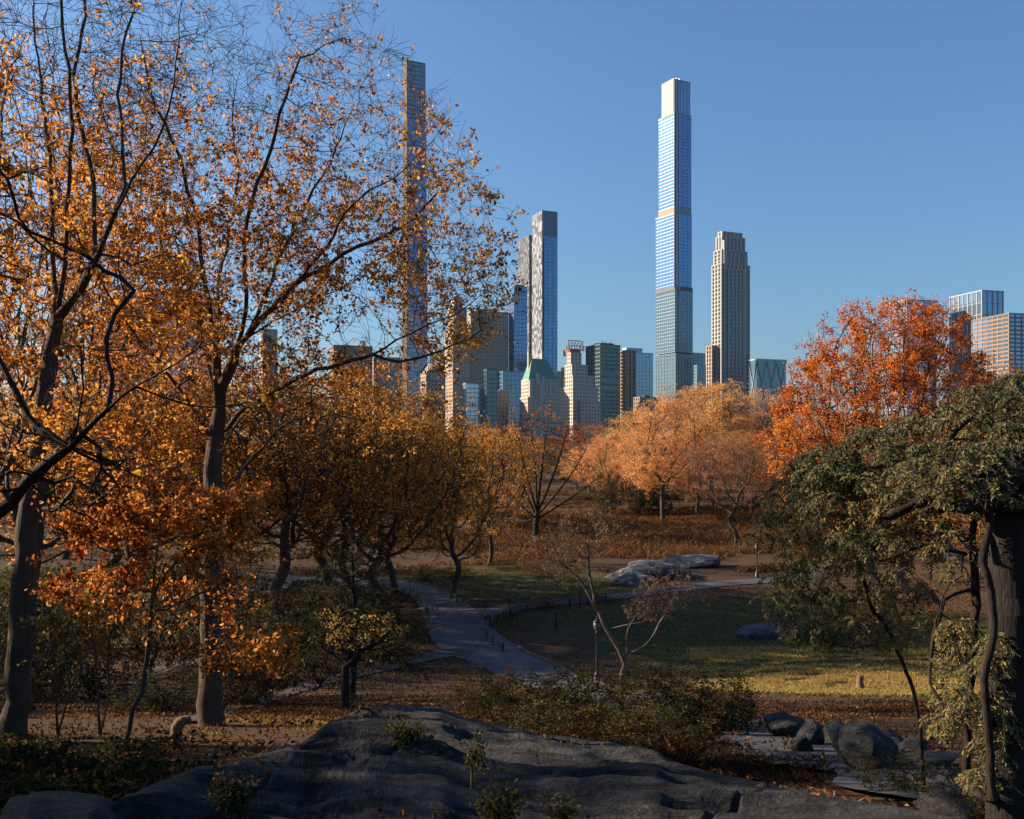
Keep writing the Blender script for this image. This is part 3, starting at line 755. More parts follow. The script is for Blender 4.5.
mesh('bracing',np.vstack(VV),[np.vstack(FF)],WHITE,t.o)
t.box('roof',ALU,-.6,t.W+.6,-.6,t.L+.6,358.6,360)
# copper roofed hotel
t=Tower('hotel_building','pale building with green copper hipped roof in front of the mottled tower',800,520,528,560,20,cat='building')
hp=dict(fh=3.3,bay=3.4,pier=.5,span=.5,proud=.3)
t.seg('lower_body',398,None,'masonry',G_WIN,CREAM,**hp)
t.seg('upper_body',380,398,'masonry',G_WIN,CREAM,u0=1.2,u1=t.W-1.5,v0=1.2,v1=t.L-1.2,**hp)
zA=t.z(381);zB=t.z(357.5); i_=(t.W-2)*.24
b0=np.array([(.8,.8,zA),(t.W-1.1,.8,zA),(t.W-1.1,t.L-.8,zA),(.8,t.L-.8,zA)]); dd=(t.L-2)*.36
t0=np.array([(1+i_*.8,1+dd,zB),(t.W-1.3-i_*1.15,1+dd,zB),(t.W-1.3-i_*1.15,t.L-1-dd,zB),(1+i_*.8,t.L-1-dd,zB)])
rf=mesh('roof',np.vstack([b0,t0]),[np.array([[0,1,5,4],[1,2,6,5],[2,3,7,6],[3,0,4,7],[4,5,6,7]])],COPPER,t.o)
for px in (533.,546.5): t.box('chimney',CREAM,t.U(px)-.9,t.U(px)+.9,t.L*.5-1,t.L*.5+1,350.5,372)
for px,pt in ((538.,373),(543.5,376),(532,381),(551,383)): t.box('dormer',CREAM,t.U(px)-1.4,t.U(px)+1.4,.4,t.L*.3,pt,402)
B=Boxes()
for px,pt in ((530.5,380),(540.5,385)): B.add(t.U(px)-1.2,t.U(px)+1.2,-1.4,.2,-3,t.z(pt))
B.build('pilaster',CREAM,t.o)
# stepped hotel with the rooftop sign
t=Tower('hotel_building','cream stepped building with red rooftop sign',840,560,573,597.5,26,cat='building')
hp=dict(fh=3.3,bay=3.2,pier=.5,span=.48,proud=.3)
W_,L_=t.W,t.L
t.seg('body',388,None,'masonry',G_WIN,CREAM,**hp)
t.seg('tier',376,388,'masonry',G_WIN,CREAM,u0=0.8,u1=W_*.86,v0=1.5,v1=L_*.8,**hp)
t.seg('tier',365,376,'masonry',G_WIN,CREAM,u0=1.0,u1=W_*.66,v0=3.5,v1=L_*.66,**hp)
t.seg('tier',353,365,'masonry',G_WIN,CREAM,u0=1.2,u1=W_*.46,v0=6,v1=L_*.5,**hp)
t.seg('wing',402,None,'masonry',G_WIN,CREAM,u0=W_*.25,u1=W_*1.0,v0=-4,v1=.3,**hp)
t.box('penthouse',BRICK,1.5,W_*.5,L_*.35,L_*.85,347.5,354)
# sign: letters on a frame
import bpy as _b
FR=Boxes(); us=1.0; ue=W_*.62; vz=L_*.4
for q in np.linspace(us,ue,6): FR.add(q-.15,q+.15,vz,vz+.3,t.z(350),t.z(338.5))
for py in (348.,344.5,339.): FR.add(us-.2,ue+.2,vz,vz+.3,t.z(py)-.15,t.z(py)+.15)
sg=FR.build('rooftop_sign',SLOT,t.o)
def text(s,name,size,loc,rot,mat,parent,ext=.08,align='CENTER'):
    cu=bpy.data.curves.new(name,'FONT'); cu.body=s; cu.size=size; cu.extrude=ext; cu.align_x=align
    tmp=bpy.data.objects.new(name,cu); COL.objects.link(tmp)
    dg=bpy.context.evaluated_depsgraph_get(); me=bpy.data.meshes.new_from_object(tmp.evaluated_get(dg))
    bpy.data.objects.remove(tmp); o=bpy.data.objects.new(name,me); COL.objects.link(o); me.materials.clear(); me.materials.append(mat)
    o.location=loc; o.rotation_euler=rot; o.parent=parent; return o
text('ESSEX','lettering',6.4,((us+ue)/2,vz-.2,t.z(344.2)),(R(90),0,0),REDM,sg)
text('HOUSE','lettering',6.4,((us+ue)/2,vz-.2,t.z(349.2)),(R(90),0,0),REDM,sg)
# dark green-black slab
t=Tower('office_tower','dark green black glass slab right of the stepped cream building',930,586,600,620,28,cat='tower')
t.seg('shaft',345,None,'curtain',G_GREEN,DKM,fh=3.9,bay=4,pier=.1,span=.3,proud=.15)
t.box('penthouse',SLOT,3,t.W*.8,4,t.L*.6,342,345)
for q in (.3,.45,.7):
    B=Boxes(); B.add(t.W*q-.2,t.W*q+.2,6,6.4,t.z(343),t.z(339.5)); B.build('antenna',SLOT,t.o)
for py in (373,381,388.):
    B=Boxes(); B.add(.6,t.W-.6,-.5,-.1,t.z(py)-.9,t.z(py)+.9); B.build('floor_band',GREYS,t.o)
# brown pier and glass tower
t=Tower('office_tower','brown ribbed tower with a mirrored right half below the tallest tower',980,619,627,652,26,cat='tower')
um=t.U(634.5)
t.seg('ribbed_wall',351,None,'masonry',G_WIN,TAN,u1=um,v1=t.L,fh=3.6,bay=5.5,pier=.42,span=.25,proud=1.8)
t.seg('mirrored_half',353,None,'curtain',G_STEEL,ALU,u0=um+.5,v0=-1.5,v1=t.L*.8,fh=3.8,bay=4,pier=.06,span=.12,proud=.12)
t.box('penthouse',ALU,2,t.W*.7,4,t.L*.8,347,352)
# low ones
def simple(name,label,D,x0,xs,x1,top,style,gm,wm,th=24.,L=None,pent=None,cat='building',**k):
    t=Tower(name,label,D,x0,xs,x1,th,L,cat=cat); t.seg('body',top,None,style,gm,wm,**k)
    if pent is None and style=='masonry' and L is None: t.box('penthouse',SLOT,t.W*.3,t.W*.55,t.L*.3,t.L*.6,top-3.,top-.2)
    if pent: t.box('penthouse',wm,t.W*.2,t.W*.75,t.L*.2,t.L*.7,pent,top)
    return t
ms=dict(fh=3.4,bay=3.4,pier=.5,span=.45,proud=.3); ct=dict(fh=3.8,bay=4,pier=.07,span=.18,proud=.15)
t=simple('apartment_building','tan stepped apartment tower seen through the lower oak limb',880,445,453,470,332,'masonry',G_WIN,TAN,24,**ms)
t.seg('upper_tier',308,332,'masonry',G_WIN,TAN,u0=1,u1=t.W*.8,v0=1,v1=t.L*.8,**ms); t.seg('turret',297,308,'masonry',G_WIN,CREAM,u0=2,u1=t.W*.55,v0=2,v1=t.L*.5,**ms)
simple('apartment_building','broad tan apartment slab behind the tip of the low oak limb',900,468,471,508,312,'masonry',G_WIN,TAN,14,pent=308,**ms)
simple('office_building','low blue glass block beneath the broad tan slab',780,463,466,488,384,'curtain',G_PALE,ALU,16,**ct)
simple('office_building','narrow dark glass tower beside the low blue block',770,484,487,497,370,'curtain',G_DARK,DKM,18,**ct)
simple('office_building','sunlit mirror glass building left of the copper roof',860,497,503,524,372,'curtain',G_BLUE,MULL,20,**ct)
simple('office_building','small tan building low between the glass blocks',820,494,498,508,392,'masonry',G_WIN,TAN,24,**ms)
t=simple('apartment_building','domed beige building low behind the golden branches',820,421,427,445,372,'masonry',G_WIN,TAN,24,cat='building',**ms)
bm=bmesh.new(); bmesh.ops.create_uvsphere(bm,u_segments=24,v_segments=12,radius=1.); vv=np.array([x.co[:] for x in bm.verts]); ff=[[x.index for x in q.verts] for q in bm.faces]; bm.free()
vv[:,2]=np.clip(vv[:,2],0,None); rr=min(t.W,t.L)*.48
mesh('dome',vv*np.array([rr,rr,rr*.95])+np.array([t.W/2,t.L/2,t.z(372)]),[np.array([f for f in ff if len(f)==4]),np.array([f for f in ff if len(f)==3])],TAN,t.o,smooth=True)
simple('office_building','wide blue glass block far left behind the maple leaves',700,112,116,197,294,'curtain',G_STEEL,DKM,-4,L=40,pent=288,fh=4,bay=6,pier=.08,span=.1,proud=.15)
simple('apartment_building','narrow cream tower between the oak limbs at left',760,258,263,277,330,'masonry',G_WIN,CREAM,24,L=16,**ms)
simple('apartment_building','grey brown block behind the middle of the oak',780,328,334,372,346,'masonry',G_WIN,BROWNS,22,L=20,**ms)
simple('apartment_building','lower grey block right of the grey brown one',800,372,377,402,358,'masonry',G_WIN,GREYS,22,L=20,**ms)
simple('apartment_building','small cream block just left of the stepped cream building',870,557,561,575,372,'masonry',G_WIN,LIME,24,pent=367,**ms)
simple('apartment_building','low brown block under the mirrored tower',800,634,640,660,398,'masonry',G_WIN,BROWNS,24,**ms)
simple('apartment_building','slim white building in the gap left of the tallest tower',1150,646,650,657,398,'masonry',G_WIN,WHITE,24,**ms)
t=simple('office_tower','flat topped glass tower behind the red oak crown',1000,886,907,936,300,'curtain',G_STEEL,WHITE,16,cat='tower',fh=9,bay=7,pier=.08,span=.08,proud=.3)
t=simple('office_tower','taller glass tower with white fins at far right',980,950,982,1003,291,'curtain',G_STEEL,WHITE,16,cat='tower',fh=12,bay=6.5,pier=.13,span=.04,proud=.5)
t=simple('office_tower','beige grid office block at the right edge',860,972,1009,1040,314,'masonry',G_STEEL,BROWNS,14,cat='tower',fh=3.8,bay=7,pier=.14,span=.35,proud=.3)
simple('office_tower','narrow glass tower half hidden by the limestone tower wing',1080,694,697,709,366,'curtain',G_TEAL,MULL,24,cat='tower',**ct)
# ------------------------------------------------------------------ the two big trees at left
def hero(name,label,limbs,R0,seed,attr,step,kill,n_leaf,leafL,pal,dens,bark,flare_z,twl=.45,e=2.2,cat='tree',twk=2,minr=.0045,cs=1.,hexa=True,taper=None):
    rng=np.random.default_rng(seed); base=limbs[0][0]
    root=tag(empty(name,base),label,cat)
    sk=Skel()
    for i,l in enumerate(limbs): sk.chain(np.array(l)-base,.3,.018,rng,root=(i==0))
    p,par=sk.arrays(); n_s=len(p)
    A=np.vstack([blob(rng,n,np.array(c)-base,r,.5,.55,seed+k,.3) for k,(c,r,n) in enumerate(attr)])
    p,par=colonize(p,par,A,step,kill,3.5,80,rng,trop=(0,0,.06),jit=.22)
    n0=len(p); nch=np.bincount(par[par>=0],minlength=n0)
    tips=np.where(nch==0)[0]; body=np.where((np.arange(n0)>=n_s)&(rng.uniform(size=n0)<.4))[0]
    p,par=add_twigs(p,par,np.unique(np.concatenate([tips,body])),rng,twk,twl,3,.15,.8)
    r=radii(p,par,R0,e,minr)
    if taper is not None:
        w_=p+base; r=np.maximum(r*np.interp(HY+F*(ZC-w_[:,2])/w_[:,1],*taper),minr)
    wood('trunk',p,par,r,bark,root,classes=((.05,12),(.014,5),(0,3)),flare=(np.zeros(3),flare_z,R0*3.2,.65),gnarl=.22)
    cand=np.arange(n0,len(p)); wt=dens(p[cand]+base)*np.clip(.5+.9*noise(p[cand],.9,seed+3),.02,1.3)
    idx=rng.choice(cand,n_leaf,p=wt/wt.sum())
    idx=np.repeat(idx[:n_leaf//4],4); n_leaf=len(idx); c=p[idx]+rng.normal(size=(n_leaf,3))*leafL*.6
    leaves('crown',c,leafL,pal,LEAF_HERO,root,rng,w=.62,hexa=hexa,clump=.45,cs=cs,up=.4)
    return root
def LB(d,*pts):
    """limb through photo points; each (px,py[,depth offset])"""
    return [P(q[0],q[1],d+(q[2] if len(q)>2 else 0)) for q in pts]
D2=19.0
oak=[LB(D2,(212,735),(211,690),(212,640),(212,580),(212,520),(214,465),(218,420),(222,392)),
 LB(D2,(218,420),(214,347,-.3),(208,300,-.8),(199,240,-1.2),(188,190,-1.5),(172,140,-1.8),(150,90,-2),(141,40,-2.2)),
 LB(D2,(216,400),(205,341,.4),(193,306,.9),(180,256,1.5),(168,225,2),(140,185,2.6),(112,150,3)),
 LB(D2,(210,440),(185,395,-.6),(156,361,-1.2),(133,330,-1.6),(112,300,-2),(96,268,-2.4),(70,240,-2.8)),
 LB(D2,(221,392),(219,330,.5),(218,290,1),(225,250,1.3),(233,212,1.5),(238,170,1.8),(232,120,2.),(240,70,2.2),(248,30,2.3)),
 LB(D2,(222,392),(236,346),(246,310,-.3),(246,268,-.6),(244,238,-.9),(252,200,-1.2),(270,150,-1.6),(285,100,-1.8),(300,55,-2)),
 LB(D2,(232,360),(258,312,.3),(275,268,.7),(295,225,1.2),(314,190,1.7),(333,158,2.2),(348,117,2.6),(372,85,3)),
 LB(D2,(234,352),(262,320,-.4),(296,283,-1),(325,247,-1.7),(345,215,-2.2),(370,190,-2.6),(405,170,-3),(445,122,-3.3)),
 LB(D2,(236,346),(272,322,.8),(319,297,1.8),(345,285,2.4),(372,262,2.9),(405,246,3.3),(440,225,3.6),(468,200,3.8)),
 LB(D2,(222,440),(240,412,-.5),(264,397,-1),(296,379,-1.6),(338,364,-2.2),(372,354,-2.7),(411,332,-3.1),(455,313,-3.5),(486,292,-3.8),(506,270,-4)),
 LB(D2,(214,510),(227,490,.5),(262,446,1.2),(285,425,1.8),(308,417,2.2),(349,417,2.8),(382,430,3.2),(402,448,3.5)),
 LB(D2,(213,470),(232,430,1.),(270,392,2),(310,385,3),(355,395,3.8),(400,385,4.3)),
 LB(D2,(212,500),(190,470,-1),(150,450,-2),(110,455,-2.7)),
 LB(D2,(296,283,-1.),(330,262,-1.2),(372,240,-1.2),(410,222,-1),(438,190,-.8)),
 LB(D2,(372,354,-2.7),(400,362,-2.4),(440,352,-2.2),(480,330,-2)),
]
at2=[(P(215,150,D2),(3.0,3.2,2.4),900),(P(330,130,D2),(2.4,2.8,1.8),700),(P(150,190,D2),(1.7,2.5,2.),400),(P(330,290,D2-1),(3.2,3.5,1.7),1000),
     (P(440,270,D2-1.5),(1.5,2.6,1.9),600),(P(420,160,D2),(.9,2.4,1.4),260),(P(330,410,D2+2),(2.4,2.4,1.0),500),(P(130,330,D2-1),(1.8,2.2,1.6),350),(P(230,260,D2),(2.4,3,1.6),500),(P(300,45,D2),(2.2,2,.8),260)]
def dens2(q):
    px=CX+F*q[:,0]/q[:,1]; py=HY+F*(ZC-q[:,2])/q[:,1]
    return np.interp(py,[20,110,190,260,420,520],[.05,.2,.75,1,1.1,1.])*np.interp(px,[100,330,400,520],[1,.9,.6,.5])
OAKP=[(2,(.17,.065,.022)),(3,(.43,.17,.036)),(3,(.62,.275,.055)),(2,(.70,.40,.11))]
hero('oak_tree','large spreading oak with orange leaves and a long low limb reaching right',oak,.25,2,at2,.24,.34,34000,.08,OAKP,dens2,BARK,-.3,e=1.75,minr=.0036,twk=4,taper=([300,392,520,720],[.62,.66,.8,1]))
D1=16.0
mp=[LB(D1,(14,770),(15,735),(18,680),(22,610),(28,540),(36,470),(43,415),(51,350),(58,318)),
 LB(D1,(57,322),(54,280,.2),(52,227,.5),(50,170,.8),(42,98,1.1),(34,30,1.4),(30,-40,1.6)),
 LB(D1,(58,318),(64,280,-.2),(66,240,-.4),(67,190,-.6),(71,110,-.8),(66,50,-1),(58,-20,-1.2)),
 LB(D1,(60,312),(81,289,-.3),(94,262,-.6),(104,243,-.9),(117,212,-1.3),(142,165,-1.8),(163,130,-2.2),(173,83,-2.5),(178,20,-2.8),(184,-30,-3)),
 LB(D1,(93,264,-.5),(93,210,-.4),(89,160,-.2),(74,90,.1),(82,30,.3),(90,-30,.5)),
 LB(D1,(64,262,-.3),(32,235,-.8),(0,215,-1.2),(-40,190,-1.6)),
 LB(D1,(97,256,-.7),(121,257,-.4),(132,264,-.2),(161,256,.3),(200,262,.8),(225,255,1.1)),
 LB(D1,(52,345),(30,320,.8),(0,300,1.4),(-30,280,2)),
 LB(D1,(44,410),(80,375,1.2),(110,360,2),(140,330,2.6)),
 LB(D1,(36,470),(70,440,-1),(110,445,-2),(150,470,-3)),
 LB(D1,(117,212,-1.3),(125,170,-1.0),(118,110,-.6),(122,50,-.3),(135,0,0))]
at1=[(P(60,80,D1),(2.2,2.4,2.6),900),(P(150,80,D1-1),(1.4,2,2),450),(P(10,250,D1),(1.6,2.2,2.2),450),(P(110,250,D1),(1.6,2,1.4),350),(P(80,-60,D1),(2.6,2.4,1.6),350),(P(110,440,D1-1),(1.3,2,.9),260)]
def dens1(q):
    py=HY+F*(ZC-q[:,2])/q[:,1]
    return np.interp(py,[-60,60,160,250,420],[.03,.08,.25,.9,1.5])
hero('maple_tree','tall forked tree with bare upper branches at the left edge',mp,.225,3,at1,.23,.32,8000,.085,ORANGE,dens1,BARK,-.3,e=1.7,minr=.0036,twk=4,taper=([250,318,415,600,740],[.5,.5,.66,.86,1]))
# tree standing just left of the frame whose dark limb crosses it
D0=13.0
lt=[LB(D0,(-130,790),(-125,700),(-110,600),(-90,545),(-60,530)),
 LB(D0,(-90,545),(-40,528),(0,511),(32,476,-.2),(70,447,-.4),(107,409,-.6),(135,390,-.7),(161,372,-.8),(200,348,-1)),
 LB(D0,(70,447,-.4),(40,430,-.2),(18,400,0),(0,360,.2)),LB(D0,(107,409,-.6),(112,380,-.4),(106,355,-.4),(112,315,-.3),(130,290,-.2)),
 LB(D0,(70,447,-.4),(80,410,-.6),(84,370,-.8),(80,345,-1)),LB(D0,(-90,545),(-110,460),(-120,360),(-130,240)),
 LB(D0,(135,390,-.7),(165,400,-.5),(210,408,-.2),(240,404,0))]
at0=[(P(-130,200,D0),(2.2,2,2.5),500),(P(60,470,D0),(1.2,1.4,.6),200)]
hero('leaning_tree','dark thick limb of a leaning tree slanting in from the left edge',lt,.16,4,at0,.28,.42,2600,.10,ORANGE,lambda q:np.ones(len(q)),BARK_DARK,-.3)
# low young maple with red orange leaves hanging in front of the oak trunk
DM=13.5
ym=[LB(DM,(120,775),(128,730),(140,690),(150,650),(150,610),(155,570)),LB(DM,(150,620),(185,600,-.3),(225,590,-.6),(265,610,-.9),(292,640,-1)),
 LB(DM,(150,600),(110,575,.3),(70,560,.5),(40,565,.7)),LB(DM,(142,680),(180,665,-.6),(215,668,-.9),(245,680,-1)),LB(DM,(153,590),(190,550,.4),(230,545,.7),(265,560,.9)),LB(DM,(155,570),(158,530,.2),(165,500,.4),(180,480,.5))]
atm=[(P(195,615,DM),(1.3,1.0,.5),520),(P(110,590,DM),(.9,.9,.3),240),(P(250,640,DM-.5),(.7,.7,.42),330),(P(215,560,DM+.3),(.9,.8,.25),240),(P(160,520,DM+.4),(.9,.7,.28),260),(P(225,500,DM+.5),(.7,.6,.2),170),(P(100,530,DM+.3),(.6,.6,.22),140)]
hero('young_maple','low young maple with red orange leaves in front of the oak trunk',ym,.035,5,atm,.14,.2,9000,.08,MAPLE,lambda q:np.ones(len(q)),BARK_FAR,-.3,twl=.28,e=2.2,minr=.003,cs=2.)

# ------------------------------------------------------------------ middle distance trees
def crown(H,w,base,k=4,seed=0):
    r=np.random.default_rng(seed); b=[((0,0,(H+base)/2),(w/2,w/2,(H-base)/2),3)]
    for i in range(k):
        a=r.uniform(0,6.28); q=r.uniform(.2,.34)*w
        b.append(((math.cos(a)*w*.28,math.sin(a)*w*.28,r.uniform(base+(H-base)*.35,H-q*.6)),(q,q,q*.8),1))
    return b
PT={}
PT['orange']=grow('maple_tree',11,16,4.5,.26,crown(16,11,3.2,5,1),1500,.5,10500,.19,ORANGE,LEAF,BARK_FAR,gap=.5)
PT['thin']=grow('maple_tree',19,16,4.5,.2,crown(16,11,3.2,5,8),1500,.5,5500,.15,[(2,(.42,.16,.04)),(3,(.58,.25,.06)),(2,(.64,.36,.13))],LEAF,BARK_FAR,gap=.4,twig_k=3)
PT['gold']=grow('maple_tree',12,15,4.,.24,crown(15,11,3.,5,2),1500,.5,10500,.19,GOLD,LEAF,BARK_FAR,gap=.5)
PT['rust']=grow('oak_tree',13,15,4.,.26,crown(15,12,2.8,5,3),1500,.5,10500,.19,RUST,LEAF,BARK_FAR,gap=.5)
PT['brown']=grow('oak_tree',14,14,3.5,.24,crown(14,11,2.5,5,4),1400,.5,13000,.20,RUST,LEAF,BARK_FAR,gap=.45)
PT['peach']=grow('bald_cypress',16,19,6.,.22,[((0,0,11.5),(4.6,4.6,7.5),3),((0,0,15),(3,3,4),1),((1.5,0,9),(3.6,3.6,3),1)],1900,.55,26000,.20,PEACH,LEAF_FAR,BARK_FAR,gap=.75,twig_len=1.0,twig_k=3,w=.35,up=.3,crook=.004)
PT['peach2']=grow('bald_cypress',17,19,5.,.22,[((0,0,11),(5.2,5.2,7.8),3),((-1.5,0,14),(3,3,4),1),((2,1,8),(3.6,3.6,3.4),1)],1900,.55,26000,.20,PEACH,LEAF_FAR,BARK_FAR,gap=.7,twig_len=1.0,twig_k=3,w=.35,up=.3,crook=.005)
PT['pink']=grow('pink_tree',18,13,4.2,.2,crown(13,9.5,4.2,4,7),900,.45,7000,.17,PINK,LEAF_FAR,BARK_FAR,gap=.5,twig_len=.9,w=.35)
used=set()
def tree(kind,px,d,top,wpx,label,group,cat='tree',rz=None,base=None):
    pr=PT[kind]; H0=pr['_h']
    if kind not in used: bb=[c for c in pr.children if c.name.startswith('crown')]; co=np.zeros(len(bb[0].data.vertices)*3,np.float32); bb[0].data.vertices.foreach_get('co',co); co=co.reshape(-1,3); pr['_w']=float(np.percentile(np.abs(co[:,0]),98)*2); pr['_t']=float(np.percentile(co[:,2],99.5))
    X=(px-CX)/F*d; gz=Tz(X,d); zt=ZC+(HY-top)/F*d
    sz=(zt-gz)/pr['_t']; sx=wpx/F*d/pr['_w']
    o=place(pr,kind not in used,X,d,sz,sx,(px*1.7+d)%6.28 if rz is None else rz,label,cat,group); used.add(kind); return o
GL='orange trees left of the path'
tree('thin',40,36,60,330,'tall orange maple behind the forked tree at the left edge',GL)
tree('thin',-70,27,20,330,'tall orange maple at the far left, half out of the frame',GL)
tree('orange',128,73,325,290,'bright orange maple behind the gap between the two big trunks',GL)
tree('orange',30,66,315,300,'orange maple low behind the leftmost trunk',GL)
tree('rust',285,76,352,240,'rust coloured oak right behind the big oak trunk',GL)
tree('orange',345,79,378,190,'golden brown maple under the long low oak limb',GL)
tree('gold',230,84,378,260,'golden brown maple deep behind the big oak',GL)
tree('gold',382,77,388,180,'golden maple at the tip of the low oak limb, above the path',GL)
tree('rust',110,84,385,240,'dull brown oak deep between the leftmost trunks',GL)
tree('gold',452,86,428,120,'yellow brown maple beside the head of the path',GL)
tree('gold',488,112,424,90,'bright golden maple left of the bare tree',GL)
tree('gold',395,92,412,140,'dull golden maple behind the path bend',GL)
tree('gold',330,96,398,200,'golden maple far behind the dark pine',GL)
tree('orange',190,102,405,240,'small orange maple far back at left',GL)
tree('rust',60,104,408,240,'rust oak far back behind the left edge trunks',GL)
tree('brown',455,150,425,120,'brown oak far behind the yellow brown maple',GL)
GW='pale orange trees of the sunlit wood'
for i,(kind,px,d,top,wp_,lab) in enumerate([
 ('peach',612,168,432,74,'lowest pale orange cypress at the left end of the sunlit wood'),
 ('peach2',640,178,412,86,'pale orange cypress second from the left end of the wood'),
 ('peach',663,150,400,92,'pale orange cypress with a clear dark trunk in front of the wood'),
 ('peach2',688,185,388,96,'pale orange cypress below the tallest tower'),
 ('peach',712,175,383,92,'highest pale orange cypress in the middle of the wood'),
 ('peach2',742,182,390,96,'pale orange cypress below the limestone tower'),
 ('peach',772,172,402,90,'pale orange cypress at the right end beside the red oak'),
 ('peach2',697,155,428,84,'shorter pale cypress with a thin straight trunk mid wood'),
 ('peach',752,160,432,84,'shorter pale cypress behind the pink tree'),
 ('peach2',626,196,436,70,'pale cypress in the back row at the left end'),
 ('peach',590,205,446,66,'small pale orange cypress right of the bare tree'),
 ('peach2',805,178,424,100,'pale cypress partly hidden by the red oak')]):
    tree(kind,px,d,top,wp_,lab,GW)
tree('pink',735,128,436,110,'pinkish brown tree with a kinked trunk in front of the wood',None)
tree('gold',640,172,462,70,'low golden tree inside the sunlit wood at left',GW)
tree('gold',790,150,448,80,'low golden tree below the left side of the red oak',GW)
tree('gold',760,190,462,90,'low golden tree at the back of the wood',GW)
tree('brown',592,215,422,58,'brown topped oak below the stepped cream building',GW)
tree('rust',530,235,434,80,'reddish brown oak top below the copper roof',GW)
tree('gold',520,190,440,80,'bright yellow orange maple behind the bare tree',GW)
# the bare spreading tree: an upright fan of dark limbs
DB=136.
bt=[LB(DB,(536,535),(536,524),(537,512)),LB(DB,(536,516),(524,490,1),(510,460,2),(494,434,3)),LB(DB,(537,512),(528,480,-1),(520,445,-2),(513,416,-3)),LB(DB,(537,512),(536,480),(533,445,.5),(530,412,1)),
 LB(DB,(537,512),(541,478,1),(545,440,2),(550,408,2.5)),LB(DB,(537,514),(549,486,-1),(560,455,-2),(568,424,-3)),LB(DB,(537,516),(556,494,1.5),(574,470,3),(588,446,4)),LB(DB,(537,519),(560,505,-1),(582,490,-2),(600,476,-3)),
 LB(DB,(536,519),(516,500,-1),(499,480,-2),(484,462,-3)),LB(DB,(560,505,-1),(576,503,-1),(592,500,-1.5))]
hero('bare_tree','dark bare spreading tree alone left of the sunlit wood',bt,.42,21,[(P(538,450,DB),(7.6,6,5.6),650),(P(580,475,DB),(3.2,4,3),130),(P(495,460,DB),(3,4,3),120)],.6,.85,900,.2,RED,
 lambda q:np.clip((q[:,2]-14)/6,.02,1)**2,BARK_DARK,-.3,twl=1.2,e=2.1,minr=.014,twk=3,hexa=False)
# red oak
PT['red']=grow('red_oak',22,24,6,.42,[((0,0,15),(8,8,8.5),4),((-5.5,0,12),(4,5,5),1),((5.5,0,14),(4,5,6),1.2),((-2,0,20),(3.4,4,3.6),.8),((2.5,0,20.5),(3,4,3.4),.8)],3200,.55,80000,.19,RED,LEAF,BARK_PALE,gap=.5,twig_len=.9,lean=(.5,0))
tree('red',884,74,304,222,'large red orange oak lit by the sun at right',None,rz=0.)
tree('rust',1015,80,368,150,'dull red brown oak at the right edge behind the red orange oak',None)
tree('gold',905,96,470,150,'golden tree lit behind the hanging green leaves',None)
tree('brown',985,100,470,150,'brown tree behind the rustic post',None)
tree('rust',835,120,470,120,'rust tree low behind the lamp post by the red oak',None)
# far tree line hiding the street
for i,(px,d,top,kind) in enumerate([(20,210,425,'rust'),(90,240,430,'brown'),(160,220,428,'gold'),(230,250,430,'rust'),(300,230,426,'brown'),(370,260,430,'gold'),(430,280,432,'rust'),(485,300,436,'brown'),(560,300,436,'rust'),(640,330,440,'brown'),(720,330,440,'rust'),(800,320,436,'brown'),(870,300,436,'rust'),(940,300,430,'brown'),(1010,290,430,'rust')]):
    tree(kind,px,d,top,120,'distant park tree in the line before the street',"distant trees before the street")

# drooping dark conifer beside the path
def conifer(name,label,X,Y,H,Wd,seed):
    rng=np.random.default_rng(seed); root=tag(empty(name,(X,Y,Tz(X,Y)-.05)),label,'tree'); sk=Skel()
    sk.chain([(0,0,0),(.1,0,H*.4),(0,.1,H*.8),(0,0,H)],.3,.01,rng,root=True)
    for i in range(26):
        z=H*(.22+.74*i/26); a=i*2.4; L=Wd/2*(1-(z/H))**.7*rng.uniform(.7,1.15)+.2; c=np.array([math.cos(a),math.sin(a),0])
        sk.chain([(0,0,z),tuple(c*L*.5+np.array([0,0,z+.12*L])),tuple(c*L+np.array([0,0,z-.15*L]))],.25,.02,rng)
    p,par=sk.arrays(); n0=len(p); horiz=np.where(np.linalg.norm(p[:,:2],axis=1)>.3)[0]
    p,par=add_twigs(p,par,horiz,rng,3,.55,3,-.1,.7,.06); r=radii(p,par,.13,2.3,.005)
    wood('trunk',p,par,r,BARK_DARK,root,classes=((.04,7),(.015,4),(0,3)))
    idx=rng.choice(np.arange(n0,len(p)),9000); d=node_dirs(p,par)
    leaves('crown',p[idx]+rng.normal(size=(9000,3))*.05,.16,DKGREEN,LEAF_GREEN,root,rng,w=.22,axis=d[idx])
v=P(352,0,36)
conifer('pine_tree','dark drooping conifer left of the path junction',v[0],36,6.6,7.,31)

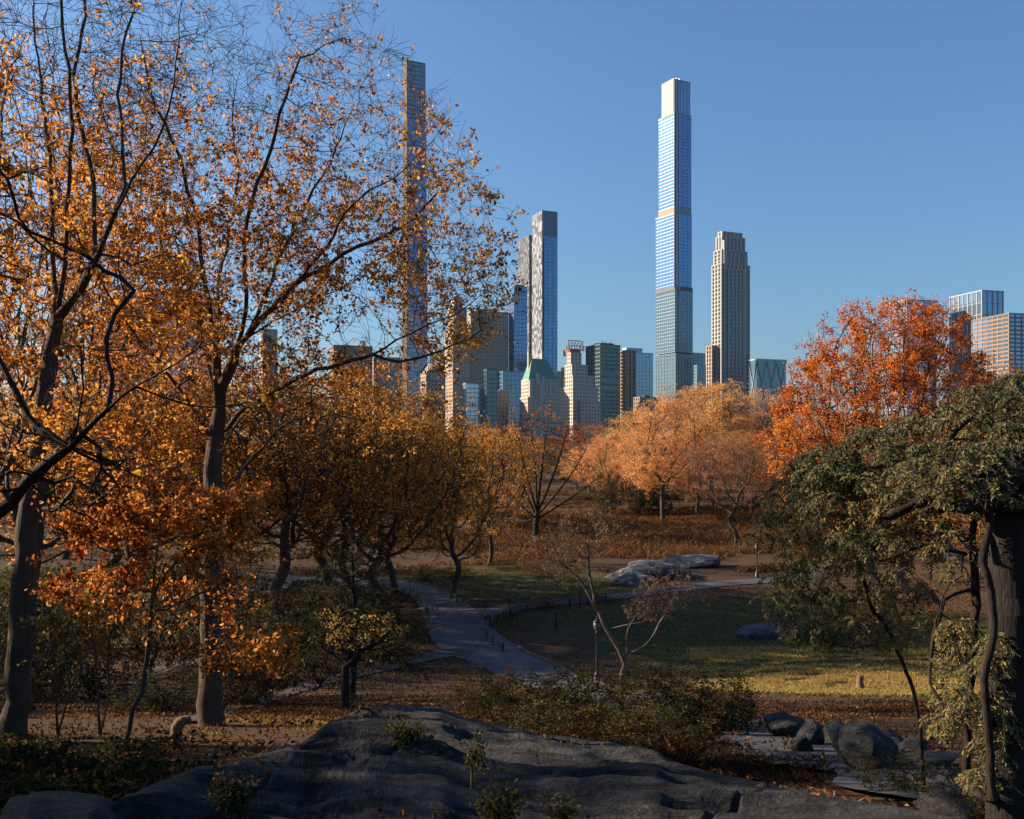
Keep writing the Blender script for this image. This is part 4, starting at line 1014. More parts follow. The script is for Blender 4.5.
# small trees of the near slope
def small_tree(name,label,base,limbs,R0,seed,attr,n_leaf,leafL,pal,bark,step=.2,kill=.3,twl=.4,w=.6,hexa=False,cat='tree',twk=2):
    return hero(name,label,limbs,R0,seed,attr,step,kill,n_leaf,leafL,pal,lambda q:np.ones(len(q)),bark,-.2,twl=twl,e=2.25,cat=cat,minr=.0035,hexa=hexa,twk=twk)
d=26
small_tree('crabapple_tree','small almost bare crabapple with pale lit twigs beside the green sign',None,
 [LB(d,(622,722),(622,690),(622,672),(626,655)),LB(d,(624,660),(607,630,.2),(595,605,.3),(580,580,.4),(560,560,.5),(548,535,.6)),LB(d,(626,655),(628,630,-.3),(640,610,-.5),(660,590,-.6)),
  LB(d,(626,658),(650,640,.4),(665,615,.6),(678,590,.8)),LB(d,(595,605,.3),(590,570,.1),(588,535,0)),LB(d,(607,630,.2),(640,622,-.2),(660,618,-.4))],.065,41,
 [(P(568,552,d),(.95,.8,.75),420),(P(603,530,d),(.65,.6,.55),240),(P(650,600,d),(.95,.8,.65),260),(P(690,590,d),(.5,.5,.4),90)],3200,.055,PALE,BARK_PALE,twl=.55,twk=7)
d=27
small_tree('yellow_sapling','small leafy sapling with a short dark trunk and pale yellow tuft',None,
 [LB(d,(345,708),(345,690),(346,668)),LB(d,(346,670),(335,655,.2),(322,648,.3)),LB(d,(346,668),(362,652,-.2),(380,640,-.3),(390,632,-.3)),LB(d,(346,668),(352,640,.3),(350,610,.3))],.12,42,
 [(P(360,645,d),(.9,.7,.35),260),(P(385,632,d),(.5,.5,.3),120),(P(345,622,d),(.6,.6,.4),120)],1700,.10,[(2,(.12,.08,.02)),(3,(.34,.22,.06)),(3,(.48,.34,.12))],BARK_DARK)
d=15
for j,(x0,lab) in enumerate(((58,'twiggy bush with yellowish lit stems right of the leftmost trunk'),(100,'taller twiggy bush with forked pale stems under the young maple'))):
    small_tree('twiggy_bush',lab,None,[LB(d,(x0,735),(x0-2,690),(x0-6,650),(x0-14,610)),LB(d,(x0,732),(x0+10,690,.3),(x0+8,640,.4),(x0+20,600,.5)),LB(d,(x0,730),(x0+18,680,-.3),(x0+34,640,-.4)),LB(d,(x0+2,700),(x0-18,670,-.2),(x0-24,640,-.3))],.026,51+j,
     [(P(x0+5,630,d),(.7,.6,.6),300)],700,.075,[(2,(.2,.12,.03)),(3,(.38,.25,.07)),(2,(.3,.12,.03))],BARK_FAR,cat='bush',twl=.3,twk=3)

# shrubs of the shaded bank: three shrub shapes, copied
def shrub(name,seed,Wd,H,n_leaf,leafL,pal,mat=LEAF_GREEN,stems=7,n_attr=420,twl=.3,bark=BARK_DARK,w=.55):
    rng=np.random.default_rng(seed); root=empty(name); sk=Skel(); sk.chain([(0,0,-.2),(0,0,.05)],.1,0,rng,root=True)
    for s in range(stems):
        a=s*6.28/stems+rng.uniform(-.4,.4); q=rng.uniform(.2,.42)*Wd
        sk.chain([(0,0,.05),(math.cos(a)*q*.4,math.sin(a)*q*.4,H*.35),(math.cos(a)*q,math.sin(a)*q,H*.7)],.15,.02,rng)
    p,par=sk.arrays()
    A=blob(rng,n_attr,(0,0,H*.5),(Wd/2,Wd/2,H*.5),.5,1.2,seed,.3); A=A[A[:,2]>.1]
    p,par=colonize(p,par,A,.16,.24,2.,40,rng); n0=len(p); nch=np.bincount(par[par>=0],minlength=n0)
    p,par=add_twigs(p,par,np.where((nch==0)|(rng.uniform(size=n0)<.3))[0],rng,2,twl,3,.3,.7)
    wood('stem',p,par,radii(p,par,.03,2.2,.003),bark,root,classes=((.02,5),(0,3)))
    if n_leaf:
        idx=rng.choice(np.arange(n0,len(p)),n_leaf); leaves('foliage',p[idx]+rng.normal(size=(n_leaf,3))*.05,leafL,pal,mat,root,rng,w=w,cs=1.5)
    root['_h']=H; root['_w']=Wd; return root
SHRUBGREEN=[(3,(.022,.026,.014)),(3,(.042,.045,.022)),(2,(.07,.06,.025)),(1,(.12,.07,.025))]  # dark green-brown leaf tones of the shrubs
SB={'green':shrub('shrub',61,2.2,1.6,4200,.07,SHRUBGREEN),'olive':shrub('shrub',62,2.4,1.5,4000,.07,[(3,(.045,.04,.018)),(3,(.08,.065,.025)),(1,(.14,.09,.03))]),'dry':shrub('dry_shrub',63,2.2,1.3,2200,.06,DRY,LEAF,bark=BARK_FAR),
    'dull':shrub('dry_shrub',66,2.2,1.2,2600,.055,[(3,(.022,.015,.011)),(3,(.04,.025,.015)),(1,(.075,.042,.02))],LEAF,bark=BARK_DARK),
    'rose':shrub('shrub',64,1.6,1.1,3000,.055,[(3,(.03,.034,.015)),(2,(.07,.07,.025)),(1,(.18,.11,.03))])}
sused=set()
def bush(kind,px,d,top,wpx,label,group=None,cat='shrub',rz=None,gz=None):
    pr=SB[kind]; X=(px-CX)/F*d; g_=Tz(X,d) if gz is None else gz; h=ZC+(HY-top)/F*d-g_
    o=pr if kind not in sused else copy_tree(pr); sused.add(kind)
    o.location=(X,d,g_-.03); o.scale=(wpx/F*d/pr['_w'],wpx/F*d/pr['_w'],max(.2,h)/pr['_h']); o.rotation_euler=(0,0,(px*.77)%6.28 if rz is None else rz)
    return tag(o,label,cat,group)
GS='dark shrubs behind the foreground rock'
bush('olive',478,20,672,96,'olive shrub at the left end of the dark shrub bed',GS)
bush('green',535,19,668,108,'dark leafy shrub beneath the end of the grey path',GS)
bush('olive',585,20,668,104,'olive shrub just below the lamp post with the green sign',GS)
bush('green',640,18.5,670,120,'broad dark shrub in front of the crabapple trunk',GS)
bush('green',695,18,666,120,'largest dark rounded shrub near the pale flat stone',GS)
bush('rose',560,16.5,692,106,'low mixed shrub close behind the rock crest',GS)
bush('rose',655,15.5,706,104,'low shrub at the rock edge below the broad dark one',GS)
bush('olive',728,17.5,682,60,'small olive shrub at the right end of the dark bed',GS)
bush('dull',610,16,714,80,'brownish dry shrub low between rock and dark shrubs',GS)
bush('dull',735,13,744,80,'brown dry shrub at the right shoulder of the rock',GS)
bush('green',903,10.5,752,84,'dark rounded shrub on the near side of the pale path',None)
bush('rose',968,9.2,770,84,'leafy dark shrub at the foot of the rustic post',None)
bush('rose',1010,8.6,768,80,'dark leafy shrub in the bottom right corner',None)
GB='bushes along the far lawns'
for (k,px,d,top,wp_,lab) in [('dry',410,66,612,56,'rust brown bush on the left verge of the path'),('dry',385,60,618,70,'wider rust brown bush behind the yellow sapling'),('olive',360,70,600,60,'olive bush left of the path behind the conifer'),
  ('dry',425,98,566,40,'dry bush at the head of the path'),('dry',545,104,560,60,'dry bush at the back of the small lawn'),('rose',515,108,562,50,'low dark bush at the far edge of the small lawn'),
  ('dry',690,118,545,60,'rust bush right of the grey outcrop'),('dry',745,122,540,70,'rust bush beneath the pink tree'),('dry',580,126,548,60,'rust bush left of the grey outcrop'),
  ('green',660,160,478,40,'dark green bush among the cypress trunks'),('green',640,158,472,36,'dark green bush at left of the cypress trunks'),('green',608,160,470,34,'dark bush below the first cypress'),
  ('dry',540,80,597,70,'dry plants inside the fenced curve of the path'),('dry',590,84,592,70,'dry plants right of the fenced curve'),('olive',455,100,566,44,'olive bush behind the kerb of the small lawn'),
  ('olive',840,68,612,60,'olive bush on the lawn behind the hanging leaves'),('dry',880,72,590,90,'rust bush on the lawn edge at right'),('dry',935,76,575,80,'sunlit rust bush seen beside the shelter stems'),
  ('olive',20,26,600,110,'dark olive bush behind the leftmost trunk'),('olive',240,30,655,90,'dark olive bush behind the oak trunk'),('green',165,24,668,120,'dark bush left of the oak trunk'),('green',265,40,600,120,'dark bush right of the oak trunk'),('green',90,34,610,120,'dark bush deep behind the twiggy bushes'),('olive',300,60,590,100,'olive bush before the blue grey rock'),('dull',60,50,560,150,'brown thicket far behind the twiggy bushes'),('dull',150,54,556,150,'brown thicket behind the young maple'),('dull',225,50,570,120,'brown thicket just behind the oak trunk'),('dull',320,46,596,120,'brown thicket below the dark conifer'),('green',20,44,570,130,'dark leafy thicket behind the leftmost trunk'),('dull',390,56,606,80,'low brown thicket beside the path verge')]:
    bush(k,px,d,top,wp_,lab,GB)

# tufts growing on the rock
def tuft(name,label,px,py,d,n,size,seed,pal,cat='plant'):
    rng=np.random.default_rng(seed); b=P(px,py,d); root=tag(empty(name,b),label,cat); sk=Skel(); sk.chain([(0,0,-.15),(0,0,.02)],.05,0,rng,root=True)
    for s in range(n):
        a=rng.uniform(0,6.28); q=rng.uniform(.2,1)*size; h=size*rng.uniform(.35,.9)
        st=np.array([math.cos(a),math.sin(a)*.6,0])*q*.5
        sk.chain([(0,0,.0),tuple(st*.6+np.array([0,0,h*.6])),tuple(st*1.2+np.array([0,0,h]))],.05,.005,rng)
    p,par=sk.arrays(); wood('stem',p,par,radii(p,par,.012,2.2,.0025),BARK_FAR,root,classes=((0,3),))
    m=n*26; idx=rng.choice(np.arange(3,len(p)),m); leaves('foliage',p[idx]+rng.normal(size=(m,3))*.035,.045*(.6+size),pal,LEAF,root,rng,hexa=True,w=.5)
WEED=[(3,(.05,.055,.02)),(3,(.11,.10,.03)),(2,(.22,.17,.05)),(1,(.3,.2,.05))]
tuft('rock_plant','green yellow plant tuft growing from the middle of the rock',405,752,9.2,30,.36,71,WEED)
tuft('rock_plant','yellow leaved plant in the dark hollow at the bottom of the rock',500,826,5.05,20,.24,72,WEED)
tuft('rock_plant','small weed at the bottom edge right of the dark hollow',560,828,5.0,8,.15,73,WEED)
tuft('rock_plant','trailing weeds under the left ledge of the rock',235,812,6.2,26,.24,74,[(3,(.03,.035,.018)),(2,(.07,.07,.03)),(1,(.2,.1,.04))])
tuft('rock_plant','tiny weed sprouting in a crack above the dark hollow',472,768,6.6,6,.2,75,WEED)

# ------------------------------------------------------------------ rustic shelter and its vine
LOG=bark_mat('weathered_log',(.016,.014,.013),(.045,.038,.034),1.6)
sh=tag(empty('rustic_shelter',(3.75,7.2,Tz(3.75,7.2))),'rustic log shelter corner with a thick bark post under green vine','shelter')
sb=np.array(sh.location)
def logm(part,pts,r0,r1,seed,parent=sh,mat=LOG,k=14,gn=.12):
    rng=np.random.default_rng(seed); s=Skel(); s.chain(np.array(pts,float)-sb,.12,.004,rng,root=True); p,par=s.arrays(); r=np.linspace(r0,r1,len(p))
    o=wood(part,p,par,r,mat,parent,classes=((0,k),),gnarl=gn)
    # end caps
    me=o.data; return o
def q3(px,py,d): return P(px,py,d)
gzp=Tz(3.75,7.2)
logm('post',[(3.78,7.2,gzp-.2),(3.77,7.2,gzp+1),(3.79,7.22,12.95)],.175,.155,81,gn=.34)
logm('post',[(5.7,6.2,gzp-.2),(5.7,6.2,12.9)],.17,.15,82,gn=.3)
logm('post',[(5.6,9.6,Tz(5.6,9.6)-.2),(5.6,9.6,12.9)],.16,.14,83,gn=.3)
logm('beam',[q3(936,506,7.25),q3(985,505,7.1),(5.9,6.15,12.66)],.055,.075,84)
logm('beam',[q3(988,496,7.2),(3.9,7.3,12.72),(5.75,9.7,12.75)],.08,.075,85)
logm('rafter',[q3(886,519,7.3),q3(925,500,7.35),q3(985,474,7.5),(4.9,7.7,13.3)],.035,.05,86)
logm('rafter',[q3(905,508,8.1),q3(950,488,8.1),(4.9,7.9,13.35)],.05,.06,87)
logm('rafter',[q3(960,512,6.7),q3(1000,490,6.75),(4.9,7.3,13.3)],.045,.06,88)
# log roof: poles laid side by side rising to the middle
V=[];Fq=[];off=0
for i in range(11):
    t=i/10; a=np.array([3.5+t*1.7,6.85-t*.55,12.80]); b=np.array([4.9+t*.4,7.75,13.42])
    s=Skel(); s.chain(np.array([a,(a+b)/2+np.array([0,0,.02]),b])-sb,.15,.006,np.random.default_rng(200+i),root=True)
    p,par=s.arrays(); o=wood('tmp',p,par,np.full(len(p),.04),LOG,None,classes=((0,8),),gnarl=.1)
    v=np.zeros(len(o.data.vertices)*3,np.float32); o.data.vertices.foreach_get('co',v); v=v.reshape(-1,3); f=np.array([list(x.vertices) for x in o.data.polygons]); V.append(v);Fq.append(f+off); off+=len(v)
    m_=o.data; bpy.data.objects.remove(o); bpy.data.meshes.remove(m_)
for i in range(11):
    t=i/10; a=np.array([3.5+t*1.5,6.9+t*2.6,12.80]); b=np.array([4.85,7.8+t*.3,13.42])
    s=Skel(); s.chain(np.array([a,(a+b)/2+np.array([0,0,.02]),b])-sb,.15,.006,np.random.default_rng(230+i),root=True)
    p,par=s.arrays(); o=wood('tmp',p,par,np.full(len(p),.04),LOG,None,classes=((0,8),),gnarl=.1)
    v=np.zeros(len(o.data.vertices)*3,np.float32); o.data.vertices.foreach_get('co',v); v=v.reshape(-1,3); f=np.array([list(x.vertices) for x in o.data.polygons]); V.append(v);Fq.append(f+off); off+=len(v)
    m_=o.data; bpy.data.objects.remove(o); bpy.data.meshes.remove(m_)
mesh('roof',np.vstack(V),[np.vstack(Fq)],LOG,sh,smooth=True)
# vine
def vine(name,label,stems,blobs,n_attr,n_spray,seed,pal,leafL=.05,cat='vine',tipsOnly=True,R0=.045,step=.2,kill=.28):
    rng=np.random.default_rng(seed); base=np.array(stems[0][0]); root=tag(empty(name,base),label,cat); sk=Skel()
    for i,l in enumerate(stems): sk.chain(np.array(l)-base,.12,.008,rng,root=(i==0))
    p,par=sk.arrays(); n_s=len(p)
    A=np.vstack([blob(rng,int(n_attr*b[2]),np.array(b[0])-base,b[1],.75,1.5,seed+k,.1) for k,b in enumerate(blobs)])
    p,par=colonize(p,par,A,step,kill,2.5,70,rng,trop=(0,0,-.08),jit=.25)
    n0=len(p); nch=np.bincount(par[par>=0],minlength=n0)
    r=radii(p,par,R0,2.3,.0035); wood('stem',p,par,r,BARK_DARK,root,classes=((.02,7),(.008,4),(0,3)),gnarl=.1)
    # pinnate sprays: a drooping rachis with paired leaflets
    cand=np.where(np.arange(n0)>=n_s)[0]; g=np.clip(.75+.6*noise(p[cand],1.6,seed+9),.1,2); idx=rng.choice(cand,n_spray,p=g/g.sum())
    C=[];AX=[]
    dv=nrm(rng.normal(size=(n_spray,3))*np.array([1,1,.35])+np.array([-.1,0,.05])); cur=p[idx].copy()
    for s in range(7):
        dv=nrm(dv+np.array([0,0,-.2])); cur=cur+dv*.026*rng.uniform(.8,1.2,(n_spray,1)); side=nrm(np.cross(dv,(0,0,1.)))
        for sg in (1,-1):
            ax=nrm(side*sg*.8+dv*.55+np.array([0,0,-.35])); C.append(cur+ax*leafL*.5); AX.append(ax)
    leaves('foliage',np.vstack(C),leafL,pal,LEAF_GREEN,root,rng,w=.42,axis=np.vstack(AX),hexa=True,clump=.55,cs=1.6,up=1.6)
    return root
V7=lambda px,py,d:P(px,py,d)
vine('wisteria_vine','green wisteria vine draped over the rustic shelter with looping bare stems',
 [[V7(992,800,6.95),V7(990,740,6.95),V7(984,680,6.9),V7(994,620,6.9),V7(985,560,6.9),V7(990,510,6.85),V7(975,480,6.9),V7(940,455,7.3)],
  [V7(968,800,7.9),V7(966,740,7.9),V7(972,650,7.8),V7(976,590,7.8),V7(972,540,7.8),V7(976,500,7.7),V7(960,470,7.8),V7(915,455,8.2),V7(870,470,8.6)],
  [V7(976,590,7.8),V7(945,600,7.6),V7(933,650,7.5),V7(931,685,7.4),V7(944,706,7.3),V7(975,716,7.1),V7(1000,735,7.0)],
  [V7(974,560,7.8),V7(940,548,7.7),V7(910,550,7.8),V7(880,560,8)],[V7(972,545,7.8),V7(955,535,7.7),V7(948,510,7.7)],
  [V7(933,650,7.5),V7(938,610,7.5),V7(950,585,7.6),V7(968,575,7.8)],
  [V7(984,680,6.9),V7(1000,700,6.8),V7(1005,740,6.75),V7(1000,770,6.7),V7(1030,800,6.6)],
  [V7(940,455,7.3),V7(960,425,7.6),V7(1000,400,8)]],
 [(V7(955,445,8.2),(.95,1.1,.40),.30),(V7(870,475,8.4),(.75,.9,.42),.24),(V7(1000,415,7.6),(.7,.8,.34),.2),(V7(890,520,8.2),(.6,.7,.3),.10),(V7(975,470,6.75),(.6,.25,.26),.22),(V7(915,490,7.0),(.4,.3,.25),.14),(V7(930,540,7.8),(.5,.5,.25),.05),(V7(985,690,7.3),(.35,.4,.6),.05)],
 2600,2100,91,GREEN,leafL=.045,step=.17,kill=.22)
d=10.5
vine('green_tree','small green leaved tree hanging over the lawn left of the shelter',
 [[V7(925,790,d),V7(921,740,d),V7(912,690,d),V7(893,640,d),V7(870,600,d),V7(852,540,d),V7(842,500,d),V7(835,470,d)],[V7(870,600,d),V7(840,600,d-.3),V7(810,580,d-.5)],[V7(852,540,d),V7(820,520,d+.3),V7(790,500,d+.5)],
  [V7(893,640,d),V7(855,648,d-.4),V7(820,640,d-.6)],[V7(842,500,d),V7(870,470,d+.3),V7(900,450,d+.5)]],
 [(V7(815,520,d),(.62,.8,.62),.34),(V7(835,590,d),(.85,.8,.6),.15),(V7(885,600,d),(.7,.7,.55),.07),(V7(885,470,d),(.7,.8,.42),.2),(V7(800,580,d),(.4,.5,.5),.05)],
 2600,1500,96,GREEN,leafL=.045,cat='tree',R0=.022,step=.16,kill=.2)

# ------------------------------------------------------------------ park furniture
IRON=plain_mat('black_iron',(.02,.022,.022),.45,.3,.1); LENS=plain_mat('frosted_lantern_glass',(.09,.095,.1),.25,0,.05); SIGNG=plain_mat('green_enamel',(.02,.09,.06),.4,0,.08); SIGNW=plain_mat('sign_white',(.6,.62,.58),.5)
def lathe(name,prof,k,mat,parent,loc=(0,0,0)):
    prof=np.array(prof,float); a=np.arange(k)/k*2*np.pi; V=np.stack([prof[:,0:1]*np.cos(a),prof[:,0:1]*np.sin(a),np.repeat(prof[:,1:2],k,1)],-1); n=len(prof)
    i=np.arange(n*k).reshape(n,k); j=np.roll(i,-1,1)
    o=mesh(name,V.reshape(-1,3),[np.stack([i[:-1],j[:-1],j[1:],i[1:]],-1).reshape(-1,4)],mat,parent,smooth=True); o.location=loc; return o
def lamp_proto():
    r=empty('street_lamp')
    lathe('pole',[(.0,0),(.24,0),(.24,.12),(.19,.16),(.18,.45),(.13,.55),(.10,.62),(.075,.7),(.065,1.6),(.055,2.75),(.08,2.8),(.08,2.86),(.05,2.9),(0,2.9)],14,IRON,r)
    lathe('lantern',[(.0,2.9),(.10,2.92),(.17,3.05),(.21,3.25),(.20,3.38),(0,3.38)],14,LENS,r)
    lathe('lantern_cap',[(0,3.375),(.235,3.385),(.22,3.43),(.12,3.52),(.05,3.58),(.03,3.64),(.045,3.69),(0,3.75)],14,IRON,r)
    return r
lp=lamp_proto(); v=at(757,577.5); lp.location=v; tag(lp,'black street lamp by the branch path in front of the red oak','street lamp','park lamps')
l2=copy_tree(lp); l2.location=(P(597,0,50)[0],50,Tz(P(597,0,50)[0],50)-.05); l2.scale=(.95,.95,.95); tag(l2,'black street lamp carrying a green sign above the dark shrubs','street lamp','park lamps')
l3=copy_tree(lp); v=at(414,642); l3.location=v; l3.scale=(.62,.62,.62); tag(l3,'short dark lamp on the left verge of the path','street lamp','park lamps')
sx,sy,sz=l2.location
si=tag(empty('park_sign',(sx+.12,sy-.12,sz+1.9)),'small green park sign fixed to the lamp above the shrubs','sign')
B=Boxes(); B.add(-.08,.52,-.02,.02,-.35,.4); B.build('panel',SIGNG,si); B=Boxes(); B.add(-.14,.1,.02,.08,.1,.16); B.add(-.14,.1,.02,.08,-.2,-.14); B.build('bracket',IRON,si)
for (px,py0,h,lab) in ((556,628,1.5,'thin dark post beside the fenced curve of the path'),(580,608,1.7,'thin dark post on the lawn right of the fenced curve'),(547,560,1.3,'thin dark post at the back of the small lawn')):
    v=at(px,py0); r=tag(empty('marker_post',v),lab,'post'); lathe('post',[(0,0),(.05,0),(.045,h),(.06,h+.02),(.05,h+.1),(0,h+.12)],8,IRON,r); B=Boxes(); B.add(-.11,.11,-.075,-.055,h-.35,h-.05); B.build('plate',SIGNG,r)
# pipe rail fence round the curve
def fence(name,label,pts,gap=2.2):
    c=catmull(np.array([(a[0],a[1],0.) for a in pts]),24)[:,:2]; L=np.concatenate([[0],np.cumsum(np.linalg.norm(np.diff(c,axis=0),axis=1))])
    s=np.arange(0,L[-1],gap); X=np.interp(s,L,c[:,0]); Y=np.interp(s,L,c[:,1])
    r=tag(empty(name,(X[0],Y[0],Tz(X[0],Y[0]))),label,'fence'); b=np.array(r.location)
    first=None
    for x,y in zip(X,Y):
        z=Tz(x,y)
        if first is None: o=first=lathe('post',[(0,-.1),(.06,-.1),(.055,.56),(.075,.58),(.05,.66),(0,.68)],8,IRON,r)
        else: o=first.copy(); COL.objects.link(o); o.parent=r
        o.location=np.array([x,y,z])-b
    for h in (.2,.38,.56):
        k=Skel(); k.chain(np.column_stack([X,Y,T(X,Y)+h])-b,.7,0,None,root=True); p,par=k.arrays(); wood('rail',p,par,np.full(len(p),.036),IRON,r,classes=((0,6),))
def off(c,nn,a,b,side,gap=.35): e=c[a:b,:2]+nn[a:b]*((c[a:b,2]/2+gap)*side)[:,None]; return e[::6]
fp=[at(*q)[:2] for q in ((503,653),(491,644),(486,635),(490,626),(502,619),(520,613),(545,609),(575,606),(610,602))]
fence('pipe_fence','low black pipe rail fence round the inner curve of the path',fp)
fp=[at(*q)[:2] for q in ((452,599),(464,606),(478,607),(500,607),(522,604),(545,602))]
fence('pipe_fence','low pipe rail fence at the near edge of the small lawn',fp)
fp=[at(*q)[:2] for q in ((410,588),(419,598),(424,608),(428,618))]
fence('pipe_fence','short pipe rail fence on the left side of the path head',fp)
# stumps
STW=bark_mat('stump_wood',(.12,.08,.05),(.3,.2,.12),2.)
def stump(name,label,loc,pts,r0,r1,seed,cat='stump'):
    r=tag(empty(name,loc),label,cat); s=Skel(); s.chain(pts,.06,.006,np.random.default_rng(seed),root=True); p,par=s.arrays()
    rr=np.linspace(r0,r1,len(p)); rr[-1]*=.2; wood('trunk',p,par,rr,STW,r,classes=((0,12),),gnarl=.35)
v=at(176,741); stump('tree_stump','small curled pale stump left of the oak base',v,[(0,0,-.1),(0,0,.15),(.06,0,.3),(.2,.05,.36),(.26,.05,.3)],.10,.07,5)
v=at(860,690); stump('tree_stump','short dark stump standing in the strip of sunlit grass',v,[(0,0,-.1),(0,0,.3),(.03,0,.75)],.22,.15,6)

# ------------------------------------------------------------------ loose ground cover
rng=np.random.default_rng(77)
def scatter(n,x0,x1,y0,y1,f=None,kx=True):
    y=np.sqrt(rng.uniform(y0*y0,y1*y1,n)) ; px=rng.uniform(x0,x1,n); x=(px-CX)/F*y
    return x,y,px
def onpath(x,y):
    m=np.zeros(len(x),bool)
    for c in (cM,cB,cL):
        for k in range(0,len(c),2): m|=((x-c[k,0])**2+(y-c[k,1])**2<(c[k,2]*.5)**2)
    return m
x,y,px=scatter(70000,-60,1090,11,95); keep=~onpath(x,y)|(rng.uniform(size=len(x))<.16); x,y=x[keep],y[keep]
x2,y2,_=scatter(34000,-60,1090,11,34); q_=np.column_stack([x2,y2]); k2=~onpath(x2,y2)&(noise(q_,.8,45)+.5*noise(q_,2.5,46)>-.5); x=np.concatenate([x,x2[k2]]); y=np.concatenate([y,y2[k2]])
gm=soft(x,y,LAWN1)+soft(x,y,LAWN2); k=rng.uniform(size=len(x))<np.where(gm>.4,.35,1.)*np.clip(.55+noise(np.column_stack([x,y]),.35,44)*.7,.05,1); x,y=x[k],y[k]
o=leaves('fallen_leaves',np.column_stack([x,y,T(x,y)+.07+rng.uniform(0,.035,len(x))]),np.clip(.055+y*.0016,.07,.14),[(4,(.06,.03,.016)),(3,(.13,.062,.026)),(2,(.24,.12,.042)),(1,(.34,.15,.05))],LEAF,None,rng,up=4.,w=.7,cs=.5); tag(o,'brown and orange leaves fallen on the park ground',None,kind='stuff')
rv=ROCKV[:260:,:].reshape(-1,3); rv=rv[(rv[:,1]>4.2)]; ww=np.clip(noise(rv[:,:2],1.1,91)-.25,0,1)**2*rv[:,1]**1.0; rv=rv[rng.choice(len(rv),420,p=ww/ww.sum())]
o=leaves('fallen_leaves',rv+np.array([0,0,.025]),.07,[(3,(.08,.04,.02)),(3,(.16,.075,.03)),(1,(.3,.15,.05))],LEAF,None,rng,up=4.,w=.6,hexa=True); tag(o,'dead leaves caught in the cracks of the foreground rock',None,kind='stuff')
# grass blades on the lawns
def blades(name,label,x,y,h,wd,pal,z0=0.,lean=.4):
    n=len(x); a=rng.uniform(0,6.28,n); hh=h*rng.uniform(.5,1.3,n); ca=np.column_stack([np.cos(a),np.sin(a),np.zeros(n)]); b=np.column_stack([x,y,T(x,y)+z0-.01])
    t=b+np.column_stack([rng.normal(size=n)*lean*hh,rng.normal(size=n)*lean*hh,hh]); m=(b+t)/2+np.column_stack([np.zeros(n),np.zeros(n),hh*.1])
    V=np.stack([b-ca*wd/2,b+ca*wd/2,m+ca*wd*.4,t,m-ca*wd*.4],1).reshape(-1,3)
    W=np.array([q[0] for q in pal],float);W/=W.sum();C=np.array([q[1] for q in pal]);kk=rng.choice(len(pal),n,p=W)
    o=mesh(name,V,[(np.arange(n)[:,None]*5+np.array([[0,1,2,3]]))[:, [0,1,2,3]],(np.arange(n)[:,None]*5+np.array([[0,3,4]]))],LEAF_GREEN,None,col=np.repeat(C[kk]*rng.uniform(.7,1.3,(n,1)),5,0))
    return tag(o,label,None,kind='stuff')
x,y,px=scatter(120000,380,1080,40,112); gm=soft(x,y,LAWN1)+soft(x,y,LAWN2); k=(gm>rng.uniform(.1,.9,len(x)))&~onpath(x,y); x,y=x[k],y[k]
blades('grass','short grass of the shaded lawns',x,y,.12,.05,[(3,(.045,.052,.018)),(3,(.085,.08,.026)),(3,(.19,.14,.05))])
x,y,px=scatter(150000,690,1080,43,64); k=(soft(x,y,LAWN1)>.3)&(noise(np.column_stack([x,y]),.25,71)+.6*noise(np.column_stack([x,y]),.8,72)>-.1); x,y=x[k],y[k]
blades('grass','lawn grass coloured straw to brighten the sunlit strip',x,y,.17,.035,[(2,(.12,.10,.034)),(3,(.32,.225,.075)),(3,(.46,.33,.12))],lean=.5)  # straw tone paints the golden streak of sun into the blade colour
x,y,px=scatter(26000,200,430,17,27); k=noise(np.column_stack([x,y]),.5,73)>-.3; k&=~onpath(x,y); x,y=x[k],y[k]
blades('grass','thin grass coloured straw to suggest a sun streak between the oak and the rock',x,y,.07,.012,[(2,(.10,.07,.03)),(3,(.30,.19,.07)),(2,(.42,.28,.10))],lean=.6)  # pale straw blades stand in for a streak of sunlight on this bank
# dry brush on the far slope
x,y,px=scatter(100000,380,900,104,215); nn=noise(np.column_stack([x,y]),.12,55)+.5*noise(np.column_stack([x,y]),.5,56); k=(nn>-.25)&~((x>-14)&(x<10)&(y<112))&~onpath(x,y); x,y=x[k],y[k]
blades('dry_brush','rust brown dry brush covering the slope below the sunlit wood',x,y,.55,.13,[(3,(.08,.038,.018)),(3,(.14,.066,.028)),(2,(.23,.115,.042)),(1,(.04,.03,.018))],lean=.9)
x,y,px=scatter(16000,-40,520,60,120); k=~onpath(x,y)&(noise(np.column_stack([x,y]),.3,57)>0)&(soft(x,y,LAWN2)<.3); x,y=x[k],y[k]
blades('dry_brush','brown underbrush beneath the trees left of the path',x,y,.55,.12,[(3,(.07,.045,.022)),(3,(.13,.075,.03)),(2,(.05,.05,.02))],lean=.6)
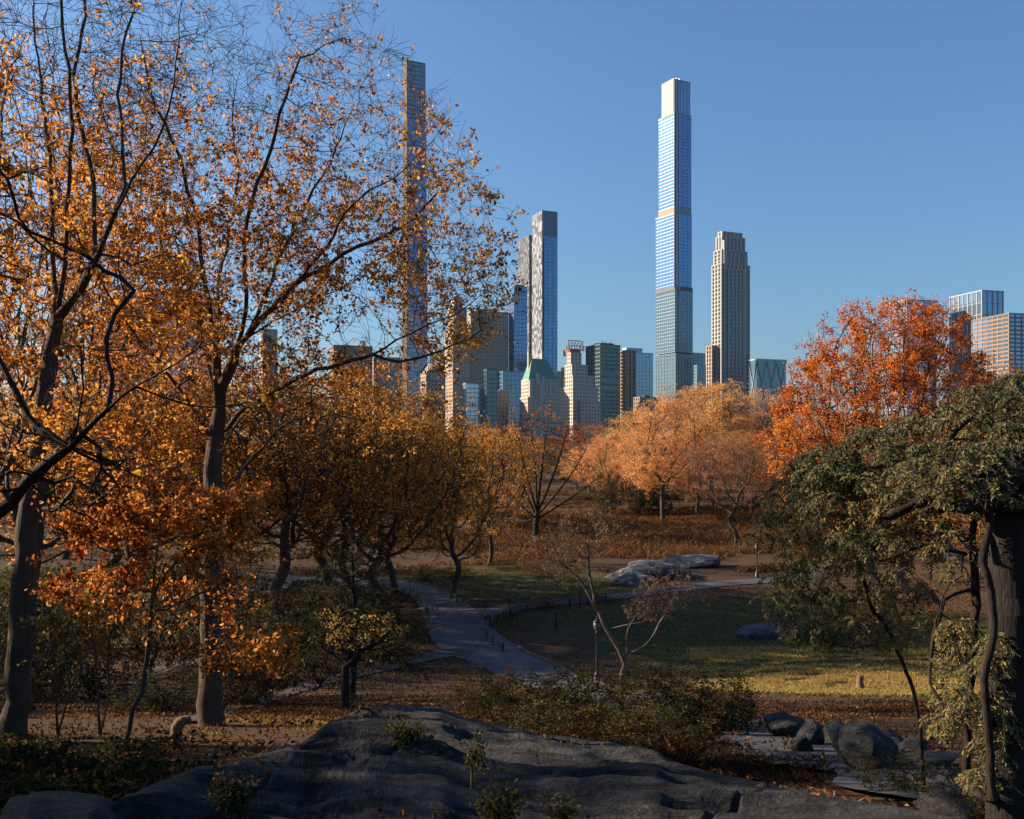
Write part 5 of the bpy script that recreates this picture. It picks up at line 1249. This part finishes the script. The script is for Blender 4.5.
# rusty grass at the rock's right shoulder
x,y,px=scatter(4500,690,830,11,15); k=noise(np.column_stack([x,y]),1.2,58)>-.2; x,y=x[k],y[k]
blades('dry_grass','rusty dry grass at the right shoulder of the rock',x,y,.13,.004,[(3,(.022,.015,.011)),(3,(.04,.022,.014)),(1,(.07,.042,.022))],lean=.8)
x,y,px=scatter(3500,560,700,12,16.5); blades('dry_grass','dry grass along the back edge of the rock',x,y,.2,.005,[(3,(.025,.016,.011)),(2,(.045,.026,.015))],lean=.7)
# leafy ground cover bottom left
x,y,px=scatter(15000,-60,260,8.2,15.5); k=(noise(np.column_stack([x,y]),1.0,59)>-.2)&(rng.uniform(size=len(x))>np.clip((px-90)/150,0,1)); x,y=x[k],y[k]; hz=np.clip(.22+.16*noise(np.column_stack([x,y]),1.3,60),.03,.5)*rng.uniform(.2,1.15,len(x))
o=leaves('ground_cover',np.column_stack([x,y,T(x,y)+hz]),.085,IVY,LEAF_GREEN,None,rng,hexa=True,up=1.6,w=.6,cs=2.5,clump=.35); tag(o,'low leafy plants between the leftmost trunk and the rock',None,kind='stuff')

x,y,px=scatter(16000,560,1090,9.5,27); q_=np.column_stack([x,y]); k=(noise(q_,.9,63)>-.1); 
for cc in range(0,len(cS),2): k&=((x-cS[cc,0])**2+(y-cS[cc,1])**2>(cS[cc,2]*.52)**2)
x,y=x[k],y[k]; hz=np.clip(.08+.12*noise(np.column_stack([x,y]),1.1,64),.02,.3)*rng.uniform(.2,1.2,len(x))
o=leaves('ground_cover',np.column_stack([x,y,T(x,y)+hz]),.075,[(3,(.02,.022,.012)),(3,(.05,.035,.018)),(2,(.10,.055,.022)),(1,(.16,.08,.03))],LEAF_GREEN,None,rng,up=1.5,w=.5,cs=2.); tag(o,'low brown and green weeds among the boulders and pale path',None,kind='stuff')
# ------------------------------------------------------------------ trees beyond the left edge that shade the foreground
PT['shade']=grow('shade_tree',95,22,5,.4,crown(22,13,2.5,6,9),1100,.7,15000,.34,DKGREEN,LEAF_GREEN,BARK_DARK,gap=.8,twig_len=1.)
first=True
for i,(X,Y,h,wd) in enumerate(SHADE_TREES):
    pr=PT['shade']; place(pr,first,X,Y,h/22,wd/13,i*1.3,'tall dark tree on the bank beyond the left edge','tree','dark trees beyond the left edge'); first=False
bpy.context.view_layer.update()
